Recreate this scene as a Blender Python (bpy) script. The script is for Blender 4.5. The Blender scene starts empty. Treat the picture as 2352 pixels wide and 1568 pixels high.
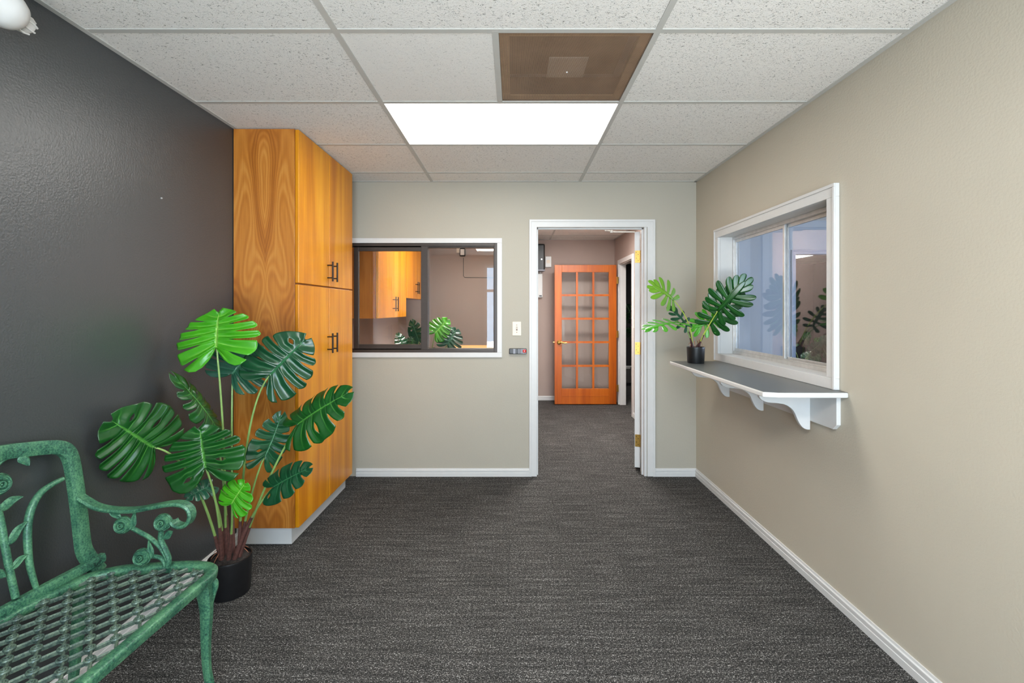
import bpy, bmesh, math, random
from mathutils import Vector as V, Matrix

random.seed(7)
S = bpy.context.scene
COL = S.collection

# ------------------------------------------------------------------ camera
F, CU, CV, EYE = 1067.0, 1180.0, 710.0, 1.379      # focal length in px, horizon point, eye height
cd = bpy.data.cameras.new('camera')
cam = bpy.data.objects.new('camera', cd); COL.objects.link(cam)
cam.location = (0, 0, EYE); cam.rotation_euler = (math.pi/2, 0, 0)
cd.sensor_fit = 'HORIZONTAL'; cd.sensor_width = 36.0; cd.lens = F/2352*36
cd.shift_x = (1176-CU)/2352; cd.shift_y = (CV-784)/2352
cd.clip_start = 0.02
S.camera = cam

# ------------------------------------------------------------------ world, daylight, exposure
w = bpy.data.worlds.new('World'); S.world = w; w.use_nodes = True
w.node_tree.nodes['Background'].inputs['Color'].default_value = (0.55, 0.72, 1.0, 1)
w.node_tree.nodes['Background'].inputs['Strength'].default_value = 1.2
S.view_settings.view_transform = 'Standard'
S.view_settings.look = 'None'
S.view_settings.gamma = 1
S.view_settings.use_curve_mapping = False
S.view_settings.exposure = 0.17

def area(name, loc, rot, sx, sy, power, color):
    d = bpy.data.lights.new(name, 'AREA'); d.shape = 'RECTANGLE'
    d.size = sx; d.size_y = sy; d.energy = power; d.color = color
    o = bpy.data.objects.new(name, d); COL.objects.link(o)
    o.location = loc; o.rotation_euler = rot
    return o
# daylight entering through the glazed front behind the camera, then two added fill lamps
area('daylight_front', (0.4, -1.62, 1.45), (math.radians(84), 0, 0), 1.9, 1.9, 125, (0.54, 0.77, 1.0))
area('ceiling_fill', (0.4, -2.3, 0.1), (math.radians(128), 0, 0), 2.6, 1.4, 340, (1.0, 0.95, 0.88))   # added lamp aimed up to brighten the ceiling, like bounce off the ground
area('office_fill', (5.25, 3.0, 1.5), (0, math.pi/2, 0), 1.2, 2.0, 125, (0.70, 0.83, 1.0))  # added lamp to light the side office, set behind an invented window
PANEL = 11.0          # radiance of the ceiling light diffusers

# ------------------------------------------------------------------ helpers
def P(u, v, Y=None, X=None, Z=None):
    """point of the place seen at photo pixel u,v, on the plane Y=, X= or Z="""
    a, b = (u-CU)/F, (CV-v)/F
    if Y is None:
        Y = X/a if X is not None else (Z-EYE)/b
    return V((a*Y, Y, EYE+b*Y))

def lin(c):
    c = c/255.0
    return c/12.92 if c <= 0.04045 else ((c+0.055)/1.055)**2.4
def rgb(r, g, b): return (lin(r), lin(g), lin(b), 1.0)

class NT:
    def __init__(s, name):
        s.m = bpy.data.materials.new(name); s.m.use_nodes = True
        s.t = s.m.node_tree; s.b = s.t.nodes['Principled BSDF']; s.out = s.t.nodes['Material Output']
    def n(s, typ, **kw):
        nd = s.t.nodes.new(typ)
        for k, v in kw.items():
            if hasattr(nd, k): setattr(nd, k, v)
        return nd
    def l(s, a, b): s.t.links.new(a, b)
    def pos(s, scale=(1, 1, 1), loc=(0, 0, 0), src='pos'):
        mp = s.n('ShaderNodeMapping'); mp.inputs['Scale'].default_value = scale; mp.inputs['Location'].default_value = loc
        if src == 'pos': s.l(s.n('ShaderNodeNewGeometry').outputs['Position'], mp.inputs['Vector'])
        elif src == 'uv': s.l(s.n('ShaderNodeTexCoord').outputs['UV'], mp.inputs['Vector'])
        else: s.l(s.n('ShaderNodeTexCoord').outputs['Object'], mp.inputs['Vector'])
        return mp.outputs[0]
    def noise(s, vec, scale, detail=2, rough=0.5, dist=0):
        nd = s.n('ShaderNodeTexNoise'); s.l(vec, nd.inputs['Vector'])
        nd.inputs['Scale'].default_value = scale; nd.inputs['Detail'].default_value = detail
        nd.inputs['Roughness'].default_value = rough; nd.inputs['Distortion'].default_value = dist
        return nd.outputs['Fac']
    def ramp(s, fac, stops):
        nd = s.n('ShaderNodeValToRGB'); s.l(fac, nd.inputs[0]); e = nd.color_ramp.elements
        while len(e) < len(stops): e.new(0.5)
        for el, (p, c) in zip(e, stops):
            el.position = p; el.color = c if len(c) == 4 else (*c, 1)
        return nd.outputs[0]
    def math(s, op, a, b=None, c=None):
        nd = s.n('ShaderNodeMath', operation=op)
        for i, x in enumerate((a, b, c)):
            if x is None: continue
            if isinstance(x, (int, float)): nd.inputs[i].default_value = x
            else: s.l(x, nd.inputs[i])
        return nd.outputs[0]
    def mix(s, fac, a, b, mode='MIX'):
        nd = s.n('ShaderNodeMix', data_type='RGBA', blend_type=mode)
        for i, x in ((0, fac), (6, a), (7, b)):
            if isinstance(x, (int, float)): nd.inputs[i].default_value = x
            elif isinstance(x, tuple): nd.inputs[i].default_value = x
            else: s.l(x, nd.inputs[i])
        return nd.outputs[2]
    def bump(s, h, strength=0.2, dist=0.002):
        nd = s.n('ShaderNodeBump'); nd.inputs['Strength'].default_value = strength; nd.inputs['Distance'].default_value = dist
        s.l(h, nd.inputs['Height']); s.l(nd.outputs[0], s.b.inputs['Normal'])
    def base(s, c):
        if isinstance(c, tuple): s.b.inputs['Base Color'].default_value = c
        else: s.l(c, s.b.inputs['Base Color'])
    def set(s, rough=0.5, metal=0.0, spec=None):
        s.b.inputs['Roughness'].default_value = rough; s.b.inputs['Metallic'].default_value = metal
        if spec is not None: s.b.inputs['Specular IOR Level'].default_value = spec
        return s.m

def plain(name, c, rough=0.5, metal=0.0, var=0.06, scale=25, spec=None):
    t = NT(name)
    dark = tuple(x*(1-var) for x in c[:3])+(1,); lite = tuple(min(1, x*(1+var)) for x in c[:3])+(1,)
    t.base(t.ramp(t.noise(t.pos(), scale, 3), [(0.3, dark), (0.7, lite)]))
    return t.set(rough, metal, spec)

def paint(name, c, rough=0.55, peel=0.25, spec=0.4, scale=110, dist=0.003):
    t = NT(name); p = t.pos()
    dark = tuple(x*0.97 for x in c[:3])+(1,)
    t.base(t.ramp(t.noise(p, 2.0, 3), [(0.35, dark), (0.65, c)]))
    t.bump(t.noise(p, scale, 3, 0.55), peel, dist)
    return t.set(rough, 0, spec)

def emit(name, c, strength):
    t = NT(name); t.b.inputs['Base Color'].default_value = (0.8, 0.8, 0.8, 1)
    t.b.inputs['Emission Color'].default_value = c; t.b.inputs['Emission Strength'].default_value = strength
    return t.set(0.6)

def glass(name, tint=(1, 1, 1, 1), ior=1.5, rough=0.0, gain=1.0):
    t = NT(name); t.t.nodes.remove(t.b)
    tr = t.n('ShaderNodeBsdfTransparent'); tr.inputs[0].default_value = tint
    gl = t.n('ShaderNodeBsdfGlossy'); gl.inputs['Roughness'].default_value = rough
    fr = t.n('ShaderNodeFresnel'); fr.inputs[0].default_value = ior
    mx = t.n('ShaderNodeMixShader')
    bf = t.n('ShaderNodeNewGeometry').outputs['Backfacing']      # same reflectance from both sides of the sheet
    t.l(t.math('ADD', ior, t.math('MULTIPLY', bf, 1/ior-ior)), fr.inputs[0])
    t.l(t.math('MULTIPLY', fr.outputs[0], gain), mx.inputs[0])
    t.l(tr.outputs[0], mx.inputs[1]); t.l(gl.outputs[0], mx.inputs[2]); t.l(mx.outputs[0], t.out.inputs[0])
    return t.m

# ------------------------------------------------------------------ materials
M = {}
M['wall_greige'] = paint('wall_greige', rgb(190, 182, 165), 0.5, 0.35)
M['wall_sage'] = paint('wall_sage', rgb(174, 168, 154), 0.55, 0.2, 0.3)
M['wall_charcoal'] = paint('wall_charcoal', rgb(53, 56, 57), 0.37, 0.42, 1.0, 130, 0.003)
M['wall_taupe'] = paint('wall_taupe', rgb(168, 150, 141), 0.6, 0.15)
M['wall_blue'] = paint('wall_blue', rgb(172, 178, 188), 0.6, 0.15)
M['trim_blue'] = plain('bluish_trim_paint', rgb(140, 150, 170), 0.45, 0, 0.02)
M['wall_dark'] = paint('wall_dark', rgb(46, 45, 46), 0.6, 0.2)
M['white'] = plain('white_paint', rgb(209, 208, 206), 0.38, 0, 0.015)
M['tbar'] = plain('grid_metal', rgb(188, 187, 182), 0.45, 0, 0.02)
M['bronze'] = plain('bronze_frame', rgb(62, 54, 49), 0.4, 0.3, 0.05)
M['alu'] = plain('aluminium', rgb(206, 205, 203), 0.35, 0.55, 0.08)
M['handle'] = plain('dark_bronze_handle', rgb(46, 37, 34), 0.4, 0.6)
M['brass'] = plain('brass', rgb(178, 140, 68), 0.3, 0.75, 0.15, 90)
M['ivory'] = plain('ivory_plastic', rgb(226, 214, 196), 0.4, 0, 0.02)
M['black_plastic'] = plain('black_plastic', rgb(22, 22, 24), 0.35)
M['black_pot'] = plain('black_pot', rgb(20, 20, 22), 0.42, 0, 0.1)
M['grey_plastic'] = plain('grey_plastic', rgb(128, 129, 138), 0.35)
M['red'] = plain('red_button', rgb(205, 40, 34), 0.35)
M['white_plastic'] = plain('white_plastic', rgb(222, 222, 220), 0.38, 0, 0.01)
M['laminate'] = plain('grey_laminate', rgb(94, 97, 96), 0.36, 0, 0.04, 60)
M['glass'] = glass('clear_glass', (0.97, 0.98, 0.98, 1), 1.5, 0, 0.9)
M['glass_office'] = glass('office_glass', (0.93, 0.95, 0.98, 1), 1.5, 0, 1.2)
M['panel'] = emit('light_diffuser', (1.0, 0.97, 0.92, 1), PANEL)
M['panel_fill_hall'] = emit('fill_diffuser_hall', (1.0, 0.97, 0.93, 1), PANEL*6.4)
M['panel_fill_back'] = emit('fill_diffuser_back', (1.0, 0.97, 0.93, 1), PANEL*4.5)
M['panel_fill_front'] = emit('fill_diffuser_front', (1.0, 0.97, 0.92, 1), PANEL*3.0)
M['panel_far'] = emit('light_diffuser_far', (1.0, 0.95, 0.88, 1), PANEL*3.0)
M['light_wood'] = plain('light_wood', rgb(214, 160, 98), 0.4, 0, 0.1, 12)

def carpet():
    t = NT('carpet'); p = t.pos()
    fine = t.noise(p, 215, 1, 0.6)
    yarn = t.noise(t.pos((110, 290, 60)), 1.0, 3, 0.65)
    streak = t.noise(t.pos((3.5, 55, 3)), 1.0, 4, 0.65)
    big = t.noise(t.pos((0.9, 2.5, 1)), 1.0, 2, 0.5)
    mid = t.noise(t.pos((70, 120, 70)), 1.0, 2, 0.6)
    a = t.math('MULTIPLY', fine, 0.55)
    a = t.math('ADD', a, t.math('MULTIPLY', yarn, 0.34))
    a = t.math('ADD', a, t.math('MULTIPLY', mid, 0.24))
    a = t.math('ADD', a, t.math('MULTIPLY', streak, 0.20))
    col = t.ramp(a, [(0.52, rgb(18, 18, 18)), (0.64, rgb(50, 49, 48)), (0.73, rgb(86, 84, 82)), (0.84, rgb(186, 184, 181))])
    br = t.n('ShaderNodeTexBrick'); t.l(t.pos((1, 1, 1), (0.33, 0.2, 0)), br.inputs['Vector'])
    br.offset = 0.5; br.inputs['Scale'].default_value = 1; br.inputs['Brick Width'].default_value = 0.61
    br.inputs['Row Height'].default_value = 0.61; br.inputs['Mortar Size'].default_value = 0.0018
    br.inputs['Color1'].default_value = (1, 1, 1, 1); br.inputs['Color2'].default_value = (0.9, 0.9, 0.9, 1); br.inputs['Mortar'].default_value = (0.6, 0.6, 0.6, 1)
    t.base(t.mix(1.0, col, br.outputs['Color'], 'MULTIPLY'))
    t.bump(a, 0.5, 0.004)
    return t.set(0.95, 0, 0.1)
M['carpet'] = carpet()

def ceiling_tile(name, fiss, c=(236, 233, 228)):
    t = NT(name); p = t.pos()
    pits = t.noise(t.pos((1, 1.5, 1)), 95, 2, 0.55, 1.2)
    fine = t.noise(p, 260, 2, 0.6)
    mask = t.ramp(pits, [(0.31, (1, 1, 1)), (0.37, (0, 0, 0))])
    spots = t.ramp(pits, [(0.61, (0, 0, 0)), (0.68, (1, 1, 1))])
    col = t.mix(t.math('MULTIPLY', mask, 0.7*fiss), rgb(*c), rgb(92, 90, 87))
    col = t.mix(t.math('MULTIPLY', spots, 0.6*fiss), col, rgb(244, 243, 240))
    t.base(col)
    h = t.math('ADD', t.math('MULTIPLY', fine, 0.5), t.math('MULTIPLY', t.math('SUBTRACT', spots, mask), fiss))
    t.bump(h, 0.8, 0.005)
    return t.set(0.9, 0, 0.2)
M['tile'] = ceiling_tile('ceiling_tile', 1.0)
M['tile_smooth'] = ceiling_tile('ceiling_tile_fine', 0.4)

def wood_flame():
    t = NT('wood_flame_grain')
    sx = t.n('ShaderNodeSeparateXYZ'); t.l(t.n('ShaderNodeNewGeometry').outputs['Position'], sx.inputs[0])
    ax = t.math('ABSOLUTE', t.math('SUBTRACT', t.math('ADD', sx.outputs[0], t.math('MULTIPLY', sx.outputs[2], 0.012)), -1.425))
    cb = t.n('ShaderNodeCombineXYZ'); t.l(t.math('MULTIPLY', ax, 5.2), cb.inputs[0]); t.l(t.math('MULTIPLY', sx.outputs[2], 1.15), cb.inputs[1])
    cb.inputs[2].default_value = 3.7
    f = t.noise(cb.outputs[0], 1.0, 1.3, 0.35, 0.35)
    lines = t.math('SINE', t.math('MULTIPLY', f, 170))
    broad = t.math('SINE', t.math('MULTIPLY', f, 26))
    fib = t.noise(t.pos((150, 150, 5)), 1.0, 3, 0.6)
    v = t.math('ADD', t.math('MULTIPLY', lines, 0.10), t.math('MULTIPLY', broad, 0.16))
    v = t.math('ADD', v, t.math('MULTIPLY', fib, 0.38)); v = t.math('ADD', v, 0.31)
    t.base(t.ramp(v, [(0.12, rgb(144, 80, 24)), (0.42, rgb(174, 104, 36)), (0.62, rgb(192, 122, 48)), (0.88, rgb(208, 144, 68))]))
    return t.set(0.32, 0, 0.45)
def wood_straight(name, cols, sc=1.0, axis='z'):
    t = NT(name)
    k = {'z': (9, 9, 0.7), 'x': (0.7, 9, 9)}[axis]; k2 = {'z': (90, 90, 3.0), 'x': (3, 90, 90)}[axis]
    big = t.noise(t.pos(tuple(x*sc for x in k)), 1.0, 3, 0.55, 0.4)
    fib = t.noise(t.pos(tuple(x*sc for x in k2)), 1.0, 3, 0.6)
    v = t.math('ADD', t.math('MULTIPLY', big, 0.75), t.math('MULTIPLY', fib, 0.25))
    t.base(t.ramp(v, [(0.28, rgb(*cols[0])), (0.45, rgb(*cols[1])), (0.56, rgb(*cols[2])), (0.72, rgb(*cols[3]))]))
    return t.set(0.33, 0, 0.45)
M['flame'] = wood_flame()
M['doorwood'] = wood_straight('wood_straight_grain', [(176, 98, 8), (202, 126, 12), (216, 142, 18), (226, 158, 36)])
M['oakdoor'] = wood_straight('orange_fir', [(140, 60, 8), (172, 82, 12), (186, 94, 18), (200, 110, 30)], 0.8)

def patina(name, lo, mid, hi):
    t = NT(name); p = t.pos()
    a = t.noise(p, 150, 4, 0.75); b = t.noise(p, 14, 3, 0.6)
    v = t.math('ADD', t.math('MULTIPLY', a, 0.65), t.math('MULTIPLY', b, 0.35))
    geo = t.n('ShaderNodeNewGeometry')
    t.base(t.ramp(v, [(0.33, rgb(*lo)), (0.45, rgb(*mid)), (0.62, rgb(*hi))]))
    t.bump(t.noise(p, 160, 3), 0.25, 0.002)
    return t.set(0.42, 0.15, 0.5)
M['patina'] = patina('green_patina', (14, 34, 30), (44, 92, 73), (92, 142, 104))
M['patina_grid'] = patina('grey_green_patina', (26, 34, 36), (64, 82, 76), (106, 124, 106))

def leafmat(name, dark, lite, vein, rough=0.28):
    t = NT(name)
    uv = t.n('ShaderNodeSeparateXYZ'); t.l(t.n('ShaderNodeTexCoord').outputs['UV'], uv.inputs[0])
    fr = t.math('ABSOLUTE', t.math('SUBTRACT', t.math('FRACT', uv.outputs[0]), 0.5))
    vein1 = t.ramp(fr, [(0.015, (1, 1, 1)), (0.05, (0, 0, 0))])
    mid = t.ramp(uv.outputs[1], [(0.02, (1, 1, 1)), (0.06, (0, 0, 0))])
    m = t.math('MAXIMUM', t.math('MULTIPLY', vein1, t.ramp(uv.outputs[1], [(0.2, (0.75, 0.75, 0.75)), (0.8, (0.1, 0.1, 0.1))])), mid)
    col = t.mix(t.noise(t.pos(), 14, 3), rgb(*dark), rgb(*lite))
    t.base(t.mix(m, col, rgb(*vein)))
    return t.set(rough, 0, 0.5)
M['leaf_bright'] = leafmat('leaf_bright', (38, 122, 12), (76, 164, 28), (132, 190, 78))
M['leaf_mid'] = leafmat('leaf_mid', (8, 50, 15), (24, 88, 28), (74, 138, 54))
M['leaf_dark'] = leafmat('leaf_dark', (8, 46, 26), (22, 78, 44), (54, 112, 72))
M['leaf_teal'] = leafmat('leaf_teal', (12, 56, 44), (40, 92, 66), (70, 124, 92))
M['leaf_yellow'] = leafmat('leaf_yellowgreen', (74, 124, 22), (108, 154, 38), (150, 186, 70), 0.4)
M['stem'] = plain('stem_green', rgb(132, 166, 92), 0.4, 0, 0.12, 30)
M['stem_y'] = plain('stem_yellowgreen', rgb(168, 186, 70), 0.4, 0, 0.12, 30)
M['sheath'] = plain('stem_sheath_brown', rgb(96, 62, 56), 0.6, 0, 0.35, 70)
M['sheath_d'] = plain('stem_sheath_dark', rgb(70, 36, 36), 0.6, 0, 0.35, 70)
M['root'] = plain('root_fibre', rgb(150, 96, 70), 0.7, 0, 0.3, 70)
def soilmat():
    t = NT('soil'); f = t.noise(t.pos(), 140, 4, 0.7)
    t.base(t.ramp(f, [(0.35, rgb(24, 20, 19)), (0.65, rgb(74, 66, 62))])); t.bump(f, 1.0, 0.01); return t.set(0.9)
M['soil'] = soilmat()

def ventmat():
    t = NT('perforated_metal'); t.base(t.ramp(t.noise(t.pos(), 8, 3), [(0.3, rgb(142, 116, 94)), (0.7, rgb(160, 132, 108))])); t.set(0.5, 0.1)
    sx = t.n('ShaderNodeSeparateXYZ'); t.l(t.n('ShaderNodeNewGeometry').outputs['Position'], sx.inputs[0])
    k = 2*math.pi/0.0085
    a = t.math('SINE', t.math('MULTIPLY', t.math('ADD', sx.outputs[0], sx.outputs[1]), k))
    b = t.math('SINE', t.math('MULTIPLY', t.math('SUBTRACT', sx.outputs[0], sx.outputs[1]), k))
    hole = t.math('GREATER_THAN', t.math('MULTIPLY', a, b), 0.04)
    tr = t.n('ShaderNodeBsdfTransparent'); mx = t.n('ShaderNodeMixShader')
    t.l(hole, mx.inputs[0]); t.l(t.b.outputs[0], mx.inputs[1]); t.l(tr.outputs[0], mx.inputs[2]); t.l(mx.outputs[0], t.out.inputs[0])
    return t.m
M['perforated'] = ventmat()
M['plenum'] = plain('duct_board', rgb(34, 27, 22), 0.8)
M['plenum_edge'] = plain('duct_foil_edge', rgb(250, 208, 160), 0.6, 0, 0.2, 18)
M['duct_plate'] = plain('duct_plate', rgb(252, 248, 238), 0.5)

# ------------------------------------------------------------------ mesh builder
class MB:
    def __init__(s): s.v, s.f, s.uv = [], [], []
    def add(s, verts, faces, uvs=None):
        o = len(s.v); s.v += [V(p) for p in verts]; s.f += [tuple(i+o for i in f) for f in faces]
        s.uv += uvs if uvs else [(0.25, 0.5)]*len(verts)
        return s
    def box(s, x0, x1, y0, y1, z0, z1):
        x0, x1 = sorted((x0, x1)); y0, y1 = sorted((y0, y1)); z0, z1 = sorted((z0, z1))
        return s.add([(x0, y0, z0), (x1, y0, z0), (x1, y1, z0), (x0, y1, z0), (x0, y0, z1), (x1, y0, z1), (x1, y1, z1), (x0, y1, z1)],
                     [(0, 3, 2, 1), (4, 5, 6, 7), (0, 1, 5, 4), (1, 2, 6, 5), (2, 3, 7, 6), (3, 0, 4, 7)])
    def prism(s, poly, axis, a, b):
        """poly of 2-D points extruded along axis (x: poly=(y,z); y: (x,z); z: (x,y))"""
        def pt(p, h): return {'x': (h, p[0], p[1]), 'y': (p[0], h, p[1]), 'z': (p[0], p[1], h)}[axis]
        n = len(poly); vs = [pt(p, a) for p in poly]+[pt(p, b) for p in poly]
        return s.add(vs, [tuple(range(n))[::-1], tuple(range(n, 2*n))]+[(i, (i+1) % n, n+(i+1) % n, n+i) for i in range(n)])
    def tube(s, pts, rad, n=8, cap=True):
        pts = [V(p) for p in pts]; m = len(pts)
        if isinstance(rad, (int, float)): rad = [rad]*m
        vs, fs = [], []; up = None
        for i, p in enumerate(pts):
            t = (pts[min(i+1, m-1)]-pts[max(i-1, 0)]).normalized()
            if up is None:
                up = V((0, 0, 1)) if abs(t.z) < 0.9 else V((1, 0, 0))
            a = up-t*up.dot(t); a.normalize(); b = t.cross(a); up = a
            for k in range(n):
                q = 2*math.pi*k/n; vs.append(p+(a*math.cos(q)+b*math.sin(q))*rad[i])
        for i in range(m-1):
            for k in range(n): fs.append((i*n+k, i*n+(k+1) % n, (i+1)*n+(k+1) % n, (i+1)*n+k))
        if cap: fs += [tuple(range(n))[::-1], tuple(range((m-1)*n, m*n))]
        return s.add(vs, fs)
    def sweep(s, pts, prof, up, closed=False, scales=None):
        """profile (side, up) swept along pts, the up axis fixed"""
        pts = [V(p) for p in pts]; m, n = len(pts), len(prof); up = V(up).normalized(); vs, fs = [], []
        for i, p in enumerate(pts):
            a = pts[(i+1) % m if closed else min(i+1, m-1)]; b = pts[i-1 if (closed or i) else 0]
            t = (a-b).normalized(); sd = t.cross(up).normalized(); u2 = sd.cross(t)
            k = scales[i] if scales else 1.0
            for q in prof: vs.append(p+sd*q[0]*k+u2*q[1]*k)
        for i in range(m if closed else m-1):
            j = (i+1) % m
            for k in range(n): fs.append((i*n+k, i*n+(k+1) % n, j*n+(k+1) % n, j*n+k))
        if not closed: fs += [tuple(range(n))[::-1], tuple(range((m-1)*n, m*n))]
        return s.add(vs, fs)
    def lathe(s, prof, c, axis=(0, 0, 1), n=32):
        ax = V(axis).normalized(); a = ax.orthogonal().normalized(); b = ax.cross(a); c = V(c); vs, fs = [], []
        for r, h in prof:
            for k in range(n):
                q = 2*math.pi*k/n; vs.append(c+ax*h+(a*math.cos(q)+b*math.sin(q))*max(r, 1e-5))
        for i in range(len(prof)-1):
            for k in range(n): fs.append((i*n+k, i*n+(k+1) % n, (i+1)*n+(k+1) % n, (i+1)*n+k))
        fs += [tuple(range(n))[::-1], tuple(range((len(prof)-1)*n, len(prof)*n))]
        return s.add(vs, fs)
    def torus(s, c, axis, R, r, n=18, m=6, squash=1.0):
        ax = V(axis).normalized(); a = ax.orthogonal().normalized(); b = ax.cross(a)
        vs, fs = [], []
        for i in range(n):
            q = 2*math.pi*i/n; d = a*math.cos(q)+b*math.sin(q)
            for j in range(m):
                p = 2*math.pi*j/m; vs.append(V(c)+d*(R+r*math.cos(p))+ax*r*math.sin(p)*squash)
        for i in range(n):
            for j in range(m): fs.append((i*m+j, ((i+1) % n)*m+j, ((i+1) % n)*m+(j+1) % m, i*m+(j+1) % m))
        return s.add(vs, fs)
    def blob(s, c, rx, ry, rz, n=12, m=8, R=None):
        vs, fs = [], []
        for i in range(m+1):
            th = math.pi*i/m
            for k in range(n):
                q = 2*math.pi*k/n; p = V((rx*math.sin(th)*math.cos(q), ry*math.sin(th)*math.sin(q), rz*math.cos(th)))
                vs.append(V(c)+(R @ p if R else p))
        for i in range(m):
            for k in range(n): fs.append((i*n+k, (i+1)*n+k, (i+1)*n+(k+1) % n, i*n+(k+1) % n))
        return s.add(vs, fs)
    def build(s, name, mat, parent=None, smooth=False, bevel=0, solid=0, weld=0, angle=40):
        org = V((0, 0, 0))
        if parent is not None:
            p = parent
            while p is not None: org += p.location; p = p.parent
        else:
            xs = [q.x for q in s.v]; ys = [q.y for q in s.v]; zs = [q.z for q in s.v]
            org = V(((min(xs)+max(xs))/2, (min(ys)+max(ys))/2, min(zs)))
        me = bpy.data.meshes.new(name); me.from_pydata([q-org for q in s.v], [], s.f)
        uvl = me.uv_layers.new(name='UVMap')
        for lp in me.loops: uvl.data[lp.index].uv = s.uv[lp.vertex_index]
        bm = bmesh.new(); bm.from_mesh(me)
        if weld: bmesh.ops.remove_doubles(bm, verts=bm.verts, dist=weld)
        if not solid: bmesh.ops.recalc_face_normals(bm, faces=bm.faces)
        bm.to_mesh(me); bm.free()
        o = bpy.data.objects.new(name, me); COL.objects.link(o)
        if parent is not None: o.parent = parent
        else: o.location = org
        me.materials.append(M[mat] if isinstance(mat, str) else mat)
        if smooth:
            for f in me.polygons: f.use_smooth = True
            if angle < 180: me.set_sharp_from_angle(angle=math.radians(angle))
        if bevel:
            b = o.modifiers.new('bevel', 'BEVEL'); b.width = bevel; b.segments = 2; b.limit_method = 'ANGLE'; b.angle_limit = math.radians(40)
        if solid:
            b = o.modifiers.new('thickness', 'SOLIDIFY'); b.thickness = solid; b.offset = 0
        return o

def tag(o, label, cat, group=None):
    o['label'] = label; o['category'] = cat
    if group: o['group'] = group
    return o
def thing(name, loc, label, cat, group=None):
    o = bpy.data.objects.new(name, None); COL.objects.link(o); o.location = loc; o.empty_display_size = 0.05
    return tag(o, label, cat, group)
def struct(o, label=None, cat=None):
    o['kind'] = 'structure'
    if label: o['label'] = label
    if cat: o['category'] = cat
    return o
def sroot(name, loc, label, cat):
    o = bpy.data.objects.new(name, None); COL.objects.link(o); o.location = loc
    return struct(o, label, cat)
def cr(pts, n=8, closed=False):
    """Catmull-Rom through pts"""
    pts = [V(p) if len(p) == 3 else V((*p, 0)) for p in pts]; out = []; m = len(pts)
    for i in range(m if closed else m-1):
        if closed: p0, p1, p2, p3 = pts[i-1], pts[i], pts[(i+1) % m], pts[(i+2) % m]
        else: p0, p1, p2, p3 = pts[max(i-1, 0)], pts[i], pts[i+1], pts[min(i+2, m-1)]
        for k in range(n):
            t = k/n
            out.append(0.5*((2*p1)+(p2-p0)*t+(2*p0-5*p1+4*p2-p3)*t*t+(3*p1-p0-3*p2+p3)*t**3))
    if not closed: out.append(pts[-1])
    return out

# ------------------------------------------------------------------ the setting
XL, XR, YB, YF, H = -1.632, 1.508, 3.84, -1.35, 2.43
struct(MB().box(-2.2, 7.2, -1.6, 11.2, -0.1, 0).build('floor', 'carpet'), 'dark grey flecked carpet floor', 'floor')

# ceiling boards (tiles sit just above the grid), split where the light panels and the vent drop in
GX = [-1.895, -0.675, 0.546, 1.767, 2.987, 4.65, 5.87, 7.09]
GY = [1.757+0.609*k for k in range(-6, 17)]
LIGHTS = {(1, 7), (1, 2), (5, 18)}
VENT = (1, 6)
HALF = {(2, 11), (1, 11)}          # cells whose left half holds a small added fill panel
cb, cbs = MB(), MB()
for i in range(len(GX)-1):
    for j in range(len(GY)-1):
        if (i, j) in LIGHTS: continue
        if (i, j) == VENT:
            cbs.box(GX[i], -0.07, GY[j], GY[j+1], H+0.003, H+0.03); continue
        if (i, j) in HALF:
            cb.box(GX[i]+0.61, GX[i+1], GY[j], GY[j+1], H+0.003, H+0.03); continue
        cb.box(GX[i], GX[i+1], GY[j], GY[j+1], H+0.003, H+0.03)
cb.box(-2.2, 7.2, GY[-1], 11.2, H+0.003, H+0.03); cb.box(-2.2, GX[0], -1.9, 11.2, H+0.003, H+0.03); cb.box(GX[-1], 7.2, -1.9, 11.2, H+0.003, H+0.03)
struct(cb.build('ceiling', 'tile'), 'suspended ceiling of fissured white tiles', 'ceiling')
struct(cbs.build('ceiling_panel', 'tile_smooth'), 'smoother white ceiling tile left of the brown vent', 'ceiling tile')
struct(MB().box(-2.2, 7.2, -1.9, 11.2, H+0.35, H+0.4).build('ceiling_deck', 'white'))
tb = MB(); W2 = 0.012
def grid(x0, x1, y0, y1):
    for x in GX:
        if x0 < x < x1: tb.box(x-W2, x+W2, y0, y1, H, H+0.004)
    for y in GY:
        if y0 < y < y1: tb.box(x0, x1, y-W2, y+W2, H+0.0003, H+0.004)
    t, h = 0.022, H-0.0005
    tb.box(x0, x0+t, y0, y1, h, h+0.008); tb.box(x1-t, x1, y0, y1, h, h+0.008)
    tb.box(x0, x1, y0, y0+t, h, h+0.008); tb.box(x0, x1, y1-t, y1, h, h+0.008)
grid(XL, XR, YF, YB); grid(0.15, 1.53, 3.96, 7.05); grid(XL, 0.05, 3.96, 7.05); grid(1.65, 6.96, 5.62, 10.8); grid(1.65, 5.0, -1.3, 5.5)
tb.box(-0.07-W2, -0.07+W2, GY[6], GY[7], H, H+0.004)
struct(tb.build('trim_1', 'tbar'), 'grey metal ceiling grid', 'ceiling grid')

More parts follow.
